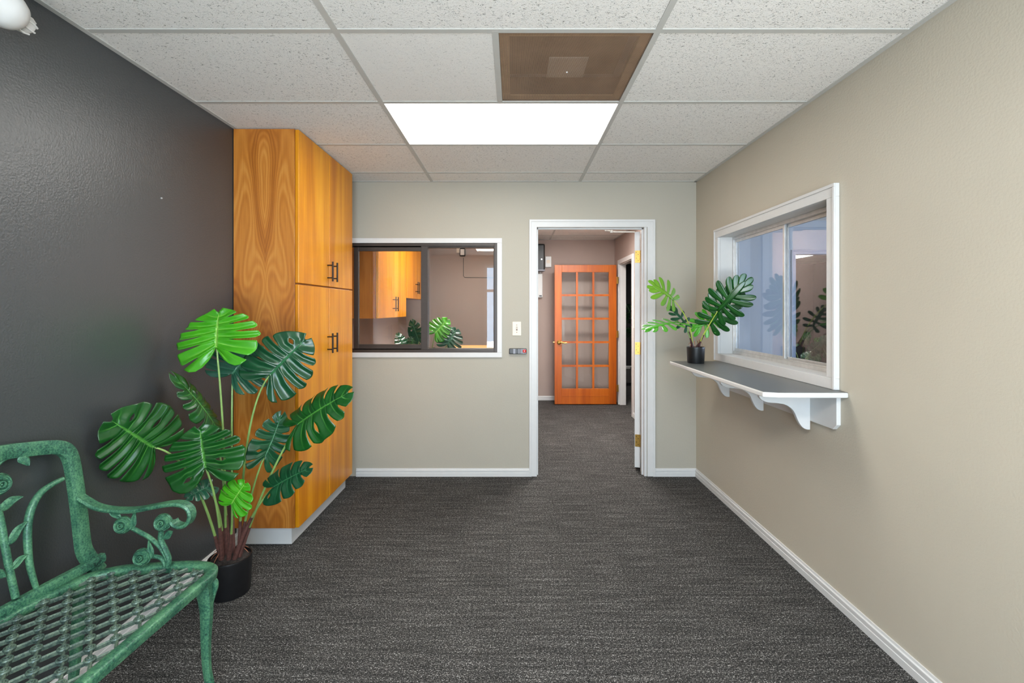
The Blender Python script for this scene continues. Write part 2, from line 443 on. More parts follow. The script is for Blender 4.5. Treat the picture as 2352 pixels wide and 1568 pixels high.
# walls of the front room
struct(MB().box(XL-0.12, XL, -1.6, YB, 0, H+0.03).build('wall_left', 'wall_charcoal'), 'charcoal painted wall on the left', 'wall')
DX0, DX1, DZ = 0.191, 1.078, 2.056             # doorway in the back wall
WX0, WX1, WZ0, WZ1 = -1.47, -0.135, 1.02, 1.927  # sliding window in the back wall
TH = 0.11
b = MB()
b.box(XL, WX0, YB, YB+TH, 0, H+0.03); b.box(WX0, WX1, YB, YB+TH, 0, WZ0); b.box(WX0, WX1, YB, YB+TH, WZ1, H+0.03)
b.box(WX1, DX0-0.02, YB, YB+TH, 0, H+0.03); b.box(DX0-0.02, DX1+0.02, YB, YB+TH, DZ+0.02, H+0.03); b.box(DX1+0.02, XR, YB, YB+TH, 0, H+0.03)
struct(b.build('wall_back', 'wall_sage'), 'pale sage grey wall with a sliding window and doorway', 'wall')
RY0, RY1, RZ0, RZ1 = 2.20, 3.40, 1.045, 1.915     # window in the right wall
RT = 0.125
b = MB()
b.box(XR, XR+RT, -1.6, RY0, 0, H+0.03); b.box(XR, XR+RT, RY1, YB+TH, 0, H+0.03)
b.box(XR, XR+RT, RY0, RY1, 0, RZ0); b.box(XR, XR+RT, RY0, RY1, RZ1, H+0.03)
struct(b.build('wall_right', 'wall_greige'), 'greige painted wall on the right with a pass-through window', 'wall')
# glazed front behind the camera
b = MB()
b.box(XL, -0.58, YF-0.12, YF, 0, H+0.03); b.box(1.35, XR, YF-0.12, YF, 0, H+0.03); b.box(-0.58, 1.35, YF-0.12, YF, 0, 0.32); b.box(-0.58, 1.35, YF-0.12, YF, 2.25, H+0.03)
struct(b.build('wall_front', 'wall_sage'))
r = sroot('window_3', (0.1, YF, 0.32), 'glazed shopfront window behind', 'window')
b = MB()
for x in (-0.58, 0.36, 1.30): b.box(x, x+0.05, YF-0.09, YF-0.03, 0.32, 2.25)
for z in (0.32, 1.72, 2.20): b.box(-0.58, 1.35, YF-0.085, YF-0.035, z, z+0.05)
b.build('window_frame', 'alu', r); MB().box(-0.58, 1.35, YF-0.064, YF-0.058, 0.32, 2.25).build('pane', 'glass', r)

# hall, back room, office, dark room
b = MB(); b.box(-1.8, 1.66, 7.05, 7.15, 0, H+0.03); struct(b.build('wall_hall_end', 'wall_taupe'))
struct(MB().box(0.05, 0.15, YB+TH, 7.05, 0, H+0.03).build('wall_hall_left', 'wall_taupe'))
HX = 1.53; HY0, HY1 = 5.98, 6.72
b = MB(); b.box(HX, HX+0.085, YB+TH, HY0, 0, H+0.03); b.box(HX, HX+0.085, HY1, 7.05, 0, H+0.03); b.box(HX, HX+0.085, HY0, HY1, 2.04, H+0.03)
struct(b.build('wall_hall_right', 'wall_taupe'))
struct(MB().box(-1.75, XL, YB, 7.05, 0, H+0.03).build('wall_back_room_left', 'wall_taupe'))
OX0, OX1 = 3.335, 4.18
b = MB(); b.box(HX+0.085, OX0, 5.5, 5.6, 0, H+0.03); b.box(OX1, 7.1, 5.5, 5.6, 0, H+0.03); b.box(OX0, OX1, 5.5, 5.6, 2.03, H+0.03)
b.box(1.65, 2.86, 5.38, 5.5, 0, H+0.03)
struct(b.build('wall_office_end', 'wall_blue'))
b = MB(); b.box(5.0, 5.1, -1.6, 2.0, 0, H+0.03); b.box(5.0, 5.1, 4.0, 5.5, 0, H+0.03); b.box(5.0, 5.1, 2.0, 4.0, 0, 0.9); b.box(5.0, 5.1, 2.0, 4.0, 2.1, H+0.03)  # the opening is invented, to let the added office lamp in
struct(b.build('wall_office_right', 'wall_blue'))
struct(MB().box(1.62, 5.1, -1.6, -1.5, 0, H+0.03).build('wall_office_front', 'wall_blue'))
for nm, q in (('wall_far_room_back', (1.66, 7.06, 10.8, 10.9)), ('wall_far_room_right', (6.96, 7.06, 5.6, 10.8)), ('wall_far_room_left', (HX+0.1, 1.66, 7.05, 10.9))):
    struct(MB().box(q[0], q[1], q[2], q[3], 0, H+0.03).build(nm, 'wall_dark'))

# baseboards: profile with a stepped top
def bprof(h=0.066, t=0.013):
    return [(0, 0), (t, 0), (t, h*0.45), (t*0.8, h*0.47), (t*0.8, h*0.62), (t*0.95, h*0.64), (t*0.95, h*0.80), (t*0.55, h*0.86), (t*0.45, h), (0, h)]
def base_x(mb, x0, x1, y):    # faces -y
    mb.prism([(y-a, z) for a, z in bprof()], 'x', x0, x1)
def base_y(mb, x, y0, y1, sgn):
    mb.prism([(x+sgn*a, z) for a, z in bprof()], 'y', y0, y1)
# fix argument order: prism 'x' takes (y,z), 'y' takes (x,z)
b = MB(); base_x(b, -1.30, 0.13, YB); struct(b.build('baseboard_back', 'white'), 'white baseboard under the window', 'baseboard')
b = MB(); base_x(b, 1.166, XR, YB); struct(b.build('baseboard_back_corner', 'white'), 'short white baseboard between doorway and right corner', 'baseboard')
b = MB(); base_y(b, XR, YF, YB-0.013, -1); struct(b.build('baseboard_right', 'white'), 'white baseboard along the greige wall', 'baseboard')
b = MB(); base_y(b, XL, YF, 2.735, 1); struct(b.build('baseboard_left', 'white'), 'white baseboard along the charcoal wall', 'baseboard')
b = MB(); base_x(b, 0.15, HX, 7.05); struct(b.build('baseboard_hall', 'white'))
b = MB(); base_y(b, HX, YB+TH, 5.94, -1); struct(b.build('baseboard_hall_right', 'white'))
b = MB(); base_x(b, 1.66, 6.96, 10.8); struct(b.build('baseboard_far_room', 'white'))

# casings
def casing(name, x0, x1, z1, y, w=0.063, t=0.016, z0=0.0, label=None, mat='white'):
    """door casing on a wall facing -y"""
    b = MB()
    def strip(xa, xb, za, zb):
        b.box(xa, xb, y-t, y, za, zb)
    b.prism([(x0-w, z0), (x0, z0), (x0, z1), (x1, z1), (x1, z0), (x1+w, z0), (x1+w, z1+w), (x0-w, z1+w)], 'y', y-t*0.65, y)
    e = 0.018
    b.prism([(x0-w, z0), (x0-w+e, z0), (x0-w+e, z1+w-e), (x1+w-e, z1+w-e), (x1+w-e, z0), (x1+w, z0), (x1+w, z1+w), (x0-w, z1+w)], 'y', y-t, y-t*0.65)
    return struct(b.build(name, mat, bevel=0.002), label, 'door trim' if label else None)
casing('trim_2', DX0, DX1+0.025, DZ, YB, label='white casing around the doorway')
b = MB()   # jambs and stop of the doorway
b.box(DX0-0.02, DX0, YB-0.004, YB+TH+0.004, 0, DZ+0.02); b.box(DX1, DX1+0.02, YB-0.004, YB+TH+0.004, 0, DZ+0.02); b.box(DX0, DX1, YB-0.004, YB+TH+0.004, DZ, DZ+0.02)
b.box(DX0, DX0+0.012, YB+0.03, YB+0.06, 0, DZ); b.box(DX1-0.012, DX1, YB+0.03, YB+0.06, 0, DZ); b.box(DX0, DX1, YB+0.03, YB+0.06, DZ-0.012, DZ)
struct(b.build('trim_3', 'white', bevel=0.001), 'white door jamb lining the doorway', 'door jamb')
casing('trim_4', OX0, OX1, 2.03, 5.5, w=0.05, mat='trim_blue')
# casing of the opening in the hall's right wall (faces -x)
b = MB()
b.prism([(HY0-0.06, 0), (HY0, 0), (HY0, 2.03), (HY1, 2.03), (HY1, 0), (HY1+0.06, 0), (HY1+0.06, 2.09), (HY0-0.06, 2.09)], 'x', HX-0.016, HX)
b.box(HX, HX+0.087, HY0, HY0+0.012, 0, 2.03); b.box(HX, HX+0.087, HY1-0.03, HY1, 0, 2.03); b.box(HX, HX+0.087, HY0, HY1, 2.018, 2.03)
struct(b.build('trim_5', 'white', bevel=0.002), 'white casing of the side doorway in the hall', 'door trim')

# ------------------------------------------------------------------ window_1: bronze slider in the back wall
r = sroot('window_1', (-0.8, YB, WZ0), 'bronze framed sliding window with white casing in the back wall', 'window')
b = MB(); w = 0.04
x0, x1, z0, z1 = WX0, -0.137, 1.022, 1.925
b.prism([(x0-w, z0-w), (x1+w, z0-w), (x1+w, z1+w), (x0-w, z1+w)], 'y', YB-0.013, YB-0.0005)
b = MB()
for a in ((x0-w, x1+w, z1, z1+w), (x0-w, x1+w, z0-w, z0), (x1, x1+w, z0, z1), (x0-w, x0, z0, z1)): b.box(a[0], a[1], YB-0.013, YB, a[2], a[3])
b.build('window_casing', 'white', r, bevel=0.002)
b = MB(); yf0, yf1 = YB-0.004, YB+0.075
def rect_ring(b, x0, x1, z0, z1, t, ya, yb, tt=None, tb_=None):
    tt = t if tt is None else tt; tb_ = t if tb_ is None else tb_
    b.box(x0, x0+t, ya, yb, z0, z1); b.box(x1-t, x1, ya, yb, z0, z1); b.box(x0+t, x1-t, ya, yb, z0, z0+tb_); b.box(x0+t, x1-t, ya, yb, z1-tt, z1)
rect_ring(b, x0, x1, z0, z1, 0.024, yf0, yf1)
b.box(x0+0.024, x1-0.024, yf0+0.012, yf0+0.018, z0+0.024, z0+0.032); b.box(x0+0.024, x1-0.024, yf0+0.012, yf0+0.018, z1-0.034, z1-0.024)
b.build('window_frame', 'bronze', r, bevel=0.0015)
xm0, xm1 = P(967, 700, YB).x, P(982, 700, YB).x
s1 = MB(); rect_ring(s1, P(811, 0, YB).x-0.1, xm1, z0+0.024, z1-0.024, 0.043, YB+0.012, YB+0.036, 0.045, 0.05)
s1 = MB(); sx0 = P(812, 0, YB).x
s1.box(sx0, sx0+0.038, YB+0.008, YB+0.034, z0+0.024, z1-0.024); s1.box(xm0, xm1+0.002, YB-0.002, YB+0.034, z0+0.024, z1-0.024)
s1.box(sx0+0.038, xm0, YB+0.008, YB+0.034, z0+0.024, z0+0.066); s1.box(sx0+0.038, xm0, YB+0.008, YB+0.034, z1-0.064, z1-0.024)
sash = s1.build('sash', 'bronze', r, bevel=0.0015); MB().box(sx0+0.03, xm0+0.005, YB+0.019, YB+0.023, z0+0.05, z1-0.05).build('pane', 'glass', sash)
s2 = MB(); rect_ring(s2, xm1-0.01, x1-0.02, z0+0.02, z1-0.02, 0.012, YB+0.04, YB+0.066)
sash = s2.build('sash', 'bronze', r, bevel=0.0015); MB().box(xm1-0.005, x1-0.024, YB+0.051, YB+0.055, z0+0.024, z1-0.024).build('pane', 'glass', sash)

# ------------------------------------------------------------------ window_2: aluminium slider in the right wall
r = sroot('window_2', (XR, 2.8, RZ0), 'aluminium pass-through sliding window with deep white casing in the right wall', 'window')
b = MB(); w = 0.062; t = 0.02
oy0, oy1, oz0, oz1 = RY0+0.012, RY1-0.012, RZ0+0.012, RZ1-0.012
for a in ((oy0-w, oy1+w, oz1, oz1+w), (oy0-w, oy1+w, 1.004, oz0), (oy0-w, oy0, oz0, oz1), (oy1, oy1+w, oz0, oz1)):
    b.box(XR-t, XR, a[0], a[1], a[2], a[3])
for a in ((oy0-w, oy1+w, oz1+w-0.016, oz1+w), (oy0-w, oy0-w+0.016, 1.004, oz1+w-0.016), (oy1+w-0.016, oy1+w, 1.004, oz1+w-0.016)):
    b.box(XR-t-0.006, XR-t, a[0], a[1], a[2], a[3])
b.build('window_casing', 'white', r, bevel=0.002)
b = MB(); XI = XR+0.098
b.box(XR, XI+0.03, RY0, oy0, RZ0, RZ1); b.box(XR, XI+0.03, oy1, RY1, RZ0, RZ1); b.box(XR, XI+0.03, oy0, oy1, oz1, RZ1); b.box(XR, XI+0.03, oy0, oy1, RZ0, oz0)
b.build('window_liner', 'white', r)
def ring_yz(b, y0, y1, z0, z1, t, xa, xb):
    b.box(xa, xb, y0, y0+t, z0, z1); b.box(xa, xb, y1-t, y1, z0, z1); b.box(xa, xb, y0+t, y1-t, z0, z0+t); b.box(xa, xb, y0+t, y1-t, z1-t, z1)
b = MB(); ring_yz(b, oy0, oy1, oz0, oz1, 0.022, XI-0.012, XI+0.028)
b.box(XI-0.008, XI-0.004, oy0, oy1, oz0+0.022, oz0+0.030)
b.build('window_frame', 'alu', r, bevel=0.0015)
ym = 2.765
b = MB(); ring_yz(b, ym-0.02, oy1-0.022, oz0+0.022, oz1-0.022, 0.02, XI-0.006, XI+0.008); sash = b.build('sash', 'alu', r, bevel=0.0015)
b.box(XI-0.012, XI-0.006, ym-0.03, ym+0.005, oz0+0.02, oz1-0.02)
MB().box(XI, XI+0.003, ym-0.01, oy1-0.03, oz0+0.03, oz1-0.03).build('pane', 'glass_office', sash)
b = MB(); ring_yz(b, oy0+0.022, ym+0.0, oz0+0.022, oz1-0.022, 0.02, XI+0.012, XI+0.024); sash = b.build('sash', 'alu', r, bevel=0.0015)
MB().box(XI+0.017, XI+0.02, oy0+0.03, ym-0.01, oz0+0.03, oz1-0.03).build('pane', 'glass_office', sash)

# ------------------------------------------------------------------ door_1: white door swung into the hall
a = math.radians(16); ux, uy = math.sin(a), math.cos(a); nx, ny = uy, -ux
hx, hy = 1.032, 3.968
r = sroot('door_1', (hx+0.05, hy, 0), 'white door swung open into the hall, brass hinges on its edge', 'door')
def leafbox(b, a0, a1, d0, d1, z0, z1):
    """a along the door leaf, d across its thickness"""
    q = [(hx+ux*p+nx*d, hy+uy*p+ny*d) for p, d in ((a0, d0), (a1, d0), (a1, d1), (a0, d1))]
    b.prism(q, 'z', z0, z1)
b = MB(); leafbox(b, 0, 0.83, 0, 0.045, 0.03, 2.04); b.build('door_leaf', 'white', r, bevel=0.002)
for zc in (1.827, 1.046, 0.26):
    b = MB(); leafbox(b, -0.003, 0.0, 0.004, 0.045, zc-0.052, zc+0.052)
    kx, ky = hx+nx*0.052-ux*0.004, hy+ny*0.052-uy*0.004
    for k in range(5): b.lathe([(0.0065, -0.0100), (0.0075, -0.0092), (0.0075, 0.0092), (0.0065, 0.0100)], (kx, ky, zc-0.0416+k*0.0208), n=12)
    hg = b.build('hinge', 'brass', r, smooth=True, angle=30)
    b = MB()
    for k, (dd, dz) in enumerate(((0.014, 0.036), (0.030, 0.018), (0.014, -0.012), (0.030, -0.034))):
        b.lathe([(0.0035, 0), (0.0035, 0.0012)], (hx+nx*dd-ux*0.003, hy+ny*dd-uy*0.003, zc+dz), axis=(-ux, -uy, 0), n=8)
    b.build('screw', 'handle', hg)
b = MB(); b.tube([(hx+ux*0.1-nx*0.0, hy+uy*0.1, 2.055), (hx-0.15, hy+0.12, 2.06), (hx-0.20, hy+0.10, 2.068), (hx-0.25, hy+0.0, 2.053)], 0.006, 8)
b.lathe([(0.011, -0.012), (0.011, 0.012)], (hx-0.175, hy+0.11, 2.062), n=12)
b.build('closer_arm', 'white_plastic', r, smooth=True)

# ------------------------------------------------------------------ door_2: orange fifteen-pane door against the hall end
Y2 = 6.69
x0, x1, z0, z1 = P(1274, 0, Y2).x, P(1416, 0, Y2).x, 0.012, 2.018
r = sroot('door_2', ((x0+x1)/2, Y2, 0), 'orange varnished fifteen-pane glass door standing open at the hall end', 'door')
def zz(q): return P(0, 490+q/3.484, Y2).z
def xx(q): return P(1200+q/3.484, 0, Y2).x
b = MB(); ya, yb = Y2, Y2+0.04
b.box(x0, xx(315), ya, yb, z0, z1); b.box(xx(692), x1, ya, yb, z0, z1)
b.box(xx(315), xx(692), ya, yb, zz(470), z1); b.box(xx(315), xx(692), ya, yb, z0, zz(1402))
b.build('door_frame', 'oakdoor', r, bevel=0.003)
b = MB(); b.box(xx(315), xx(692), ya-0.004, ya, zz(1462), zz(1456)); 
for c in (437, 568): b.box(xx(c-8), xx(c+8), ya+0.006, yb-0.006, zz(1402), zz(470))
for q in (654, 842, 1030, 1220): b.box(xx(315), xx(692), ya+0.0075, yb-0.0075, zz(q+8), zz(q-8))
b.build('muntin', 'oakdoor', r)
MB().box(xx(310), xx(697), ya+0.018, ya+0.022, zz(1406), zz(466)).build('pane', 'glass', r)
b = MB(); c = P(1284, 786, Y2)
b.lathe([(0.033, 0), (0.033, 0.006), (0.02, 0.016), (0.014, 0.02), (0.014, 0.045)], (c.x, Y2, c.z), axis=(0, -1, 0), n=20)
b.tube(cr([(c.x, Y2-0.045, c.z), (c.x+0.03, Y2-0.05, c.z+0.004), (c.x+0.07, Y2-0.05, c.z-0.008), (c.x+0.105, Y2-0.05, c.z-0.002)], 5), 0.010, 8)
b.tube([(x0-0.02, Y2+0.02, c.z), (x0+0.004, Y2+0.02, c.z)], 0.008, 8)
b.build('door_handle', 'brass', r, smooth=True)
for q in (535, 966, 1398):
    zc = zz(q); b = MB(); b.box(x1, x1+0.03, Y2-0.003, Y2, zc-0.05, zc+0.05); b.tube([(x1+0.012, Y2-0.008, zc-0.05), (x1+0.012, Y2-0.008, zc+0.05)], 0.007, 8)
    b.build('hinge', 'brass', r)

# ------------------------------------------------------------------ ceiling lights and vent
def ceiling_light(i, j, label, mat='panel', half=False):
    xa, xb, ya, yb = GX[i], GX[i]+0.61 if half else GX[i+1], GY[j], GY[j+1]
    r = thing('ceiling_light', ((xa+xb)/2, (ya+yb)/2, H), label, 'ceiling light', 'flat ceiling light panels')
    b = MB(); t = 0.034
    for q in ((xa+.005, xb-.005, ya+.005, ya+t), (xa+.005, xb-.005, yb-t, yb-.005), (xa+.005, xa+t, ya+t, yb-t), (xb-t, xb-.005, ya+t, yb-t)): b.box(q[0], q[1], q[2], q[3], H+0.0085, H+0.03)
    b.box(xa+.005, xb-.005, ya+.005, yb-.005, H+0.03, H+0.035)
    b.build('frame', 'white_plastic', r)
    MB().box(xa+0.013, xb-0.013, ya+0.013, yb-0.013, H+0.0072, H+0.0084).build('diffuser', mat, r)
ceiling_light(1, 7, 'glowing flat light panel beside the brown ceiling vent')
ceiling_light(1, 2, 'added unseen fill light panel in the front part of the room', 'panel_fill_front')  # added behind the camera as room fill
ceiling_light(1, 11, 'small added unseen fill panel over the room with the wooden wall cupboards', 'panel_fill_back', True)  # added out of view to brighten the back room
ceiling_light(2, 11, 'small added unseen fill panel in the hall ceiling', 'panel_fill_hall', True)  # added out of view to brighten the hall
ceiling_light(5, 18, 'glowing flat light panel seen through the right window in the far dark room', 'panel_far')

xa, xb, ya, yb = -0.058, GX[2]-W2, GY[6]+W2, GY[7]-W2
r = thing('ceiling_vent', ((xa+xb)/2, (ya+yb)/2, H), 'brown perforated square air vent in the ceiling', 'vent')
MB().box(xa, xb, ya, yb, H+0.005, H+0.0062).build('perforated_panel', 'perforated', r)
b = MB(); e = 0.04
b.box(xa+e, xb-e, ya+e, yb-e, H+0.12, H+0.125)
b.box(xa, xa+.002, ya, yb, H+.0065, H+.125); b.box(xb-.002, xb, ya, yb, H+.0065, H+.125); b.box(xa, xb, ya, ya+.002, H+.0065, H+.125); b.box(xa, xb, yb-.002, yb, H+.0065, H+.125)
b.build('duct_box', 'plenum', r)
b = MB()
for q in ((xa, xb, ya, ya+e), (xa, xb, yb-e, yb), (xa, xa+e, ya+e, yb-e), (xb-e, xb, ya+e, yb-e)): b.box(q[0], q[1], q[2], q[3], H+0.012, H+0.02)
b.build('frame', 'plenum_edge', r)
c = P(1302, 168, Z=H)
plate = MB(); plate.box(c.x-0.085, c.x+0.085, c.y-0.085, c.y+0.085, H+0.022, H+0.028); plate = plate.build('diffuser_plate', 'duct_plate', r, bevel=0.012)
MB().lathe([(0.004, 0), (0.003, -0.004)], (c.x, c.y, H+0.005), n=10).build('screw', 'white', r)

# ------------------------------------------------------------------ tall storage cabinet
CX, CY0, CY1 = -1.25, 2.70, 3.60
r = thing('storage_cabinet', ((XL+CX)/2, 3.15, 0), 'tall orange wooden cabinet with four doors against the charcoal wall', 'cabinet')
MB().box(XL+0.003, CX-0.024, CY0, CY1, 0.106, H-0.003).build('cabinet_body', 'flame', r, bevel=0.0015)
MB().box(XL+0.003, -1.305, CY0+0.03, CY1+0.0, 0.0, 0.105).build('plinth', 'white', r)
cb0, zsp = 0.108, 1.527
for (y0, y1) in ((CY0+0.002, 3.152), (3.157, CY1-0.002)):
    for (z0, z1) in ((cb0, zsp-0.004), (zsp+0.005, H-0.006)):
        d = MB().box(CX-0.022, CX, y0, y1, z0, z1).build('door', 'doorwood', r, bevel=0.003)
        near = y1 < 3.2
        yh = y1-0.035 if near else y0+0.04
        zc = 1.632 if z0 > 1 else 1.152
        b = MB(); L = 0.066
        b.tube([(CX+0.036, yh, zc-L), (CX+0.036, yh, zc+L)], 0.006, 10)
        for s in (-1, 1): b.tube([(CX, yh, zc+s*0.042), (CX+0.036, yh, zc+s*0.042)], 0.0042, 8)
        b.build('handle', 'handle', d, smooth=True)

# ------------------------------------------------------------------ shelf under the right window
r = thing('wall_shelf', (1.35, 2.75, 1.0), 'white edged grey counter shelf on curved brackets under the right window', 'shelf')
SX, SY0, SY1, ST = 1.132, 2.09, 3.375, 1.003
out = [(XR-0.001, SY0), (1.192, SY0), (SX, SY0+0.022), (SX, SY1), (XR-0.001, SY1)]
inn = [(XR-0.001, SY0+0.006), (1.196, SY0+0.006), (SX+0.007, SY0+0.028), (SX+0.007, SY1-0.006), (XR-0.001, SY1-0.006)]
MB().prism(out, 'z', ST-0.024, ST-0.0008).build('shelf_board', 'white', r, bevel=0.005)
MB().prism(inn, 'z', ST-0.0008, ST+0.0004).build('shelf_top', 'laminate', r)
b = MB(); b.prism([(2.14, ST-0.024), (2.14, 0.845), (2.165, 0.82), (3.33, 0.82), (3.33, ST-0.024)], 'x', XR-0.021, XR-0.001)
b.build('ledger_board', 'white', r, bevel=0.001)
prof = [(1215, 540), (1222, 560), (1250, 592), (1285, 610), (1320, 620), (1370, 625), (1420, 628), (1500, 640), (1545, 658), (1585, 685), (1612, 712), (1632, 745), (1648, 785), (1665, 825), (1690, 872), (1715, 903), (1740, 922), (1775, 933), (1852, 933)]
pl = []
for (qx, qy) in prof:
    c = P(1500+qx/5.004, 800+qy/5.004, 2.33); pl.append((c.x, c.z))
pl = [(pl[0][0], ST-0.024)]+pl[1:-1]+[(XR-0.021, pl[-1][1]), (XR-0.021, ST-0.024)]
for y in (2.33, 2.765, 3.20):
    MB().prism(pl, 'y', y, y+0.02).build('bracket', 'white', r, bevel=0.0015)

# ------------------------------------------------------------------ small wall devices
def switch(name, c, wdir, label, yaw=0):
    r = thing(name, c, label, 'light switch')
    w, h, t = 0.036, 0.0575, 0.005
    def bx(b, a0, a1, d0, d1, z0, z1):
        if wdir == 'y': b.box(c[0]+a0, c[0]+a1, c[1]-d1, c[1]-d0, c[2]+z0, c[2]+z1)
        else: b.box(c[0]-d1, c[0]-d0, c[1]+a0, c[1]+a1, c[2]+z0, c[2]+z1)
    b = MB(); bx(b, -w, w, 0.0005, t, -h, h); b.build('cover_plate', 'ivory', r, bevel=0.002)
    b = MB(); bx(b, -0.007, 0.007, t, t+0.001, -0.016, 0.016); sl = b.build('switch_slot', 'wall_taupe', r)
    b = MB(); bx(b, -0.0045, 0.0045, t, t+0.012, -0.002, 0.011); b.build('toggle', 'ivory', r, bevel=0.001)
    for s in (-1, 1):
        b = MB(); bx(b, -0.003, 0.003, t, t+0.001, s*0.03-0.003, s*0.03+0.003); b.build('screw', 'root', r)
c = P(1187, 754.5, YB); switch('light_switch', (c.x, YB, c.z), 'y', 'ivory toggle light switch on the wall beside the white door casing')
c = P(1455, 743, X=HX); switch('light_switch', (HX, c.y, c.z), 'x', 'ivory light switch on the hall wall behind the open white door')
c = P(1189.5, 806, YB)
r = thing('wall_remote', (c.x, YB, c.z), 'small black and grey remote with a red button mounted under the light switch', 'remote')
def dx(p): return P(1169.5+p*(1209.5-1169.5), 0, YB).x
b = MB(); b.box(dx(0), dx(1), YB-0.022, YB-0.0005, c.z-0.023, c.z+0.023); b.build('case', 'black_plastic', r, bevel=0.005)
for (p0, p1) in ((0.23, 0.36), (0.53, 0.59), (0.65, 0.72), (0.74, 0.97)):
    MB().box(dx(p0), dx(p1), YB-0.0235, YB-0.0215, c.z-0.02, c.z+0.02).build('silver_panel', 'grey_plastic', r, bevel=0.0008)
bt = MB().lathe([(0.0145, 0), (0.0145, 0.004), (0.012, 0.006)], (dx(0.875), YB-0.0235, c.z+0.002), axis=(0, -1, 0), n=20).build('red_button', 'red', r, smooth=True)
b = MB(); b.box(dx(0.875)-0.0015, dx(0.875)+0.0015, YB-0.0305, YB-0.0294, c.z-0.004, c.z+0.008); b.box(dx(0.875)-0.005, dx(0.875)+0.004, YB-0.0305, YB-0.0294, c.z-0.005, c.z-0.003)
b.build('button_mark', 'white', bt)

# hall end wall devices
def wbox(name, u0, u1, v0, v1, d, mat, label, cat, Y=7.05, bev=0.006):
    a, b_ = P(u0, v1, Y), P(u1, v0, Y)
    r = thing(name, ((a.x+b_.x)/2, Y, a.z), label, cat)
    MB().box(a.x, b_.x, Y-d, Y-0.001, a.z, b_.z).build('case', mat, r, bevel=bev)
    return r, a, b_
r, a, b_ = wbox('towel_dispenser', 1205, 1250, 563, 624, 0.16, 'black_plastic', 'dark plastic dispenser on the hall end wall', 'dispenser', bev=0.02)
MB().box(a.x-0.002, b_.x+0.002, 7.05-0.162, 7.05-0.12, a.z, a.z+0.02).build('lip', 'grey_plastic', r)
MB().lathe([(0.012, 0), (0.012, 0.004)], (P(1243, 0, 7).x, 6.89, P(0, 597, 7).z), axis=(0, -1, 0), n=12).build('lock', 'alu', r)
r, a, b_ = wbox('door_chime', 1252, 1266, 589, 614, 0.04, 'white_plastic', 'small white box beside the dark dispenser on the hall end wall', 'wall box')
MB().box(a.x+0.02, b_.x-0.02, 7.05-0.042, 7.05-0.038, a.z+0.06, a.z+0.11).build('grille', 'ivory', r)
r, a, b_ = wbox('electrical_box', 1215, 1245.5, 629, 683, 0.06, 'white_plastic', 'white metal box below the dark dispenser on the hall end wall', 'wall box')
MB().box(a.x+0.01, b_.x-0.01, 7.05-0.066, 7.05-0.058, a.z+0.04, b_.z-0.01).build('lid', 'white_plastic', r, bevel=0.003)
MB().box(b_.x-0.05, b_.x-0.012, 7.05-0.068, 7.05-0.06, a.z+0.015, a.z+0.03).build('nameplate', 'black_plastic', r)
MB().tube([(b_.x-0.03, 7.03, b_.z), (b_.x-0.03, 7.03, b_.z+0.03)], 0.012, 8).build('conduit', 'white_plastic', r)

# ------------------------------------------------------------------ white lamp head at the top left
r = thing('emergency_light', (XL, 1.42, 2.25), 'white rounded spot lamp head high on the charcoal wall', 'lamp')
A, B = P(-66, -38, 1.31), P(44, 46, 1.455)
ax = (B-A).normalized(); L = (B-A).length
b = MB(); k = L
b.lathe([(0.001, 0), (0.035, 0.008), (0.048, 0.03), (0.058, 0.07), (0.060, k*0.55), (0.057, k*0.72), (0.049, k*0.86), (0.038, k*0.94), (0.022, k), (0.001, k+0.001)], A, ax, 36)
b.build('lamp_head', 'white_plastic', r, smooth=True)
b = MB()
b.lathe([(0.027, k-0.02), (0.028, k+0.006), (0.027, k+0.022), (0.022, k+0.032), (0.001, k+0.033)], A, ax, 24)
for q in range(8):
    an = q*math.pi/4; o = ax.orthogonal().normalized(); o2 = ax.cross(o); d = o*math.cos(an)+o2*math.sin(an)
    b.tube([A+ax*(k-0.01)+d*0.027, A+ax*(k+0.018)+d*0.028, A+ax*(k+0.036)+d*0.022], 0.0035, 5)
b.build('ribbed_tip', 'white_plastic', r, smooth=True)
b = MB(); m = A+ax*(k*0.35); b.tube(cr([m, m+V((-0.06, 0.0, 0.0)), V((XL+0.02, m.y, m.z))], 4), 0.014, 10)
b.lathe([(0.05, 0), (0.05, 0.018), (0.04, 0.024)], (XL+0.001, m.y, m.z), axis=(1, 0, 0), n=24)
b.build('wall_mount', 'white_plastic', r, smooth=True)
c = P(370, 455, X=XL)
tag(MB().lathe([(0.004, 0), (0.004, 0.004), (0.002, 0.006)], (XL, c.y, c.z), axis=(1, 0, 0), n=10).build('nail', 'alu'), 'tiny nail head in the charcoal wall', 'nail')

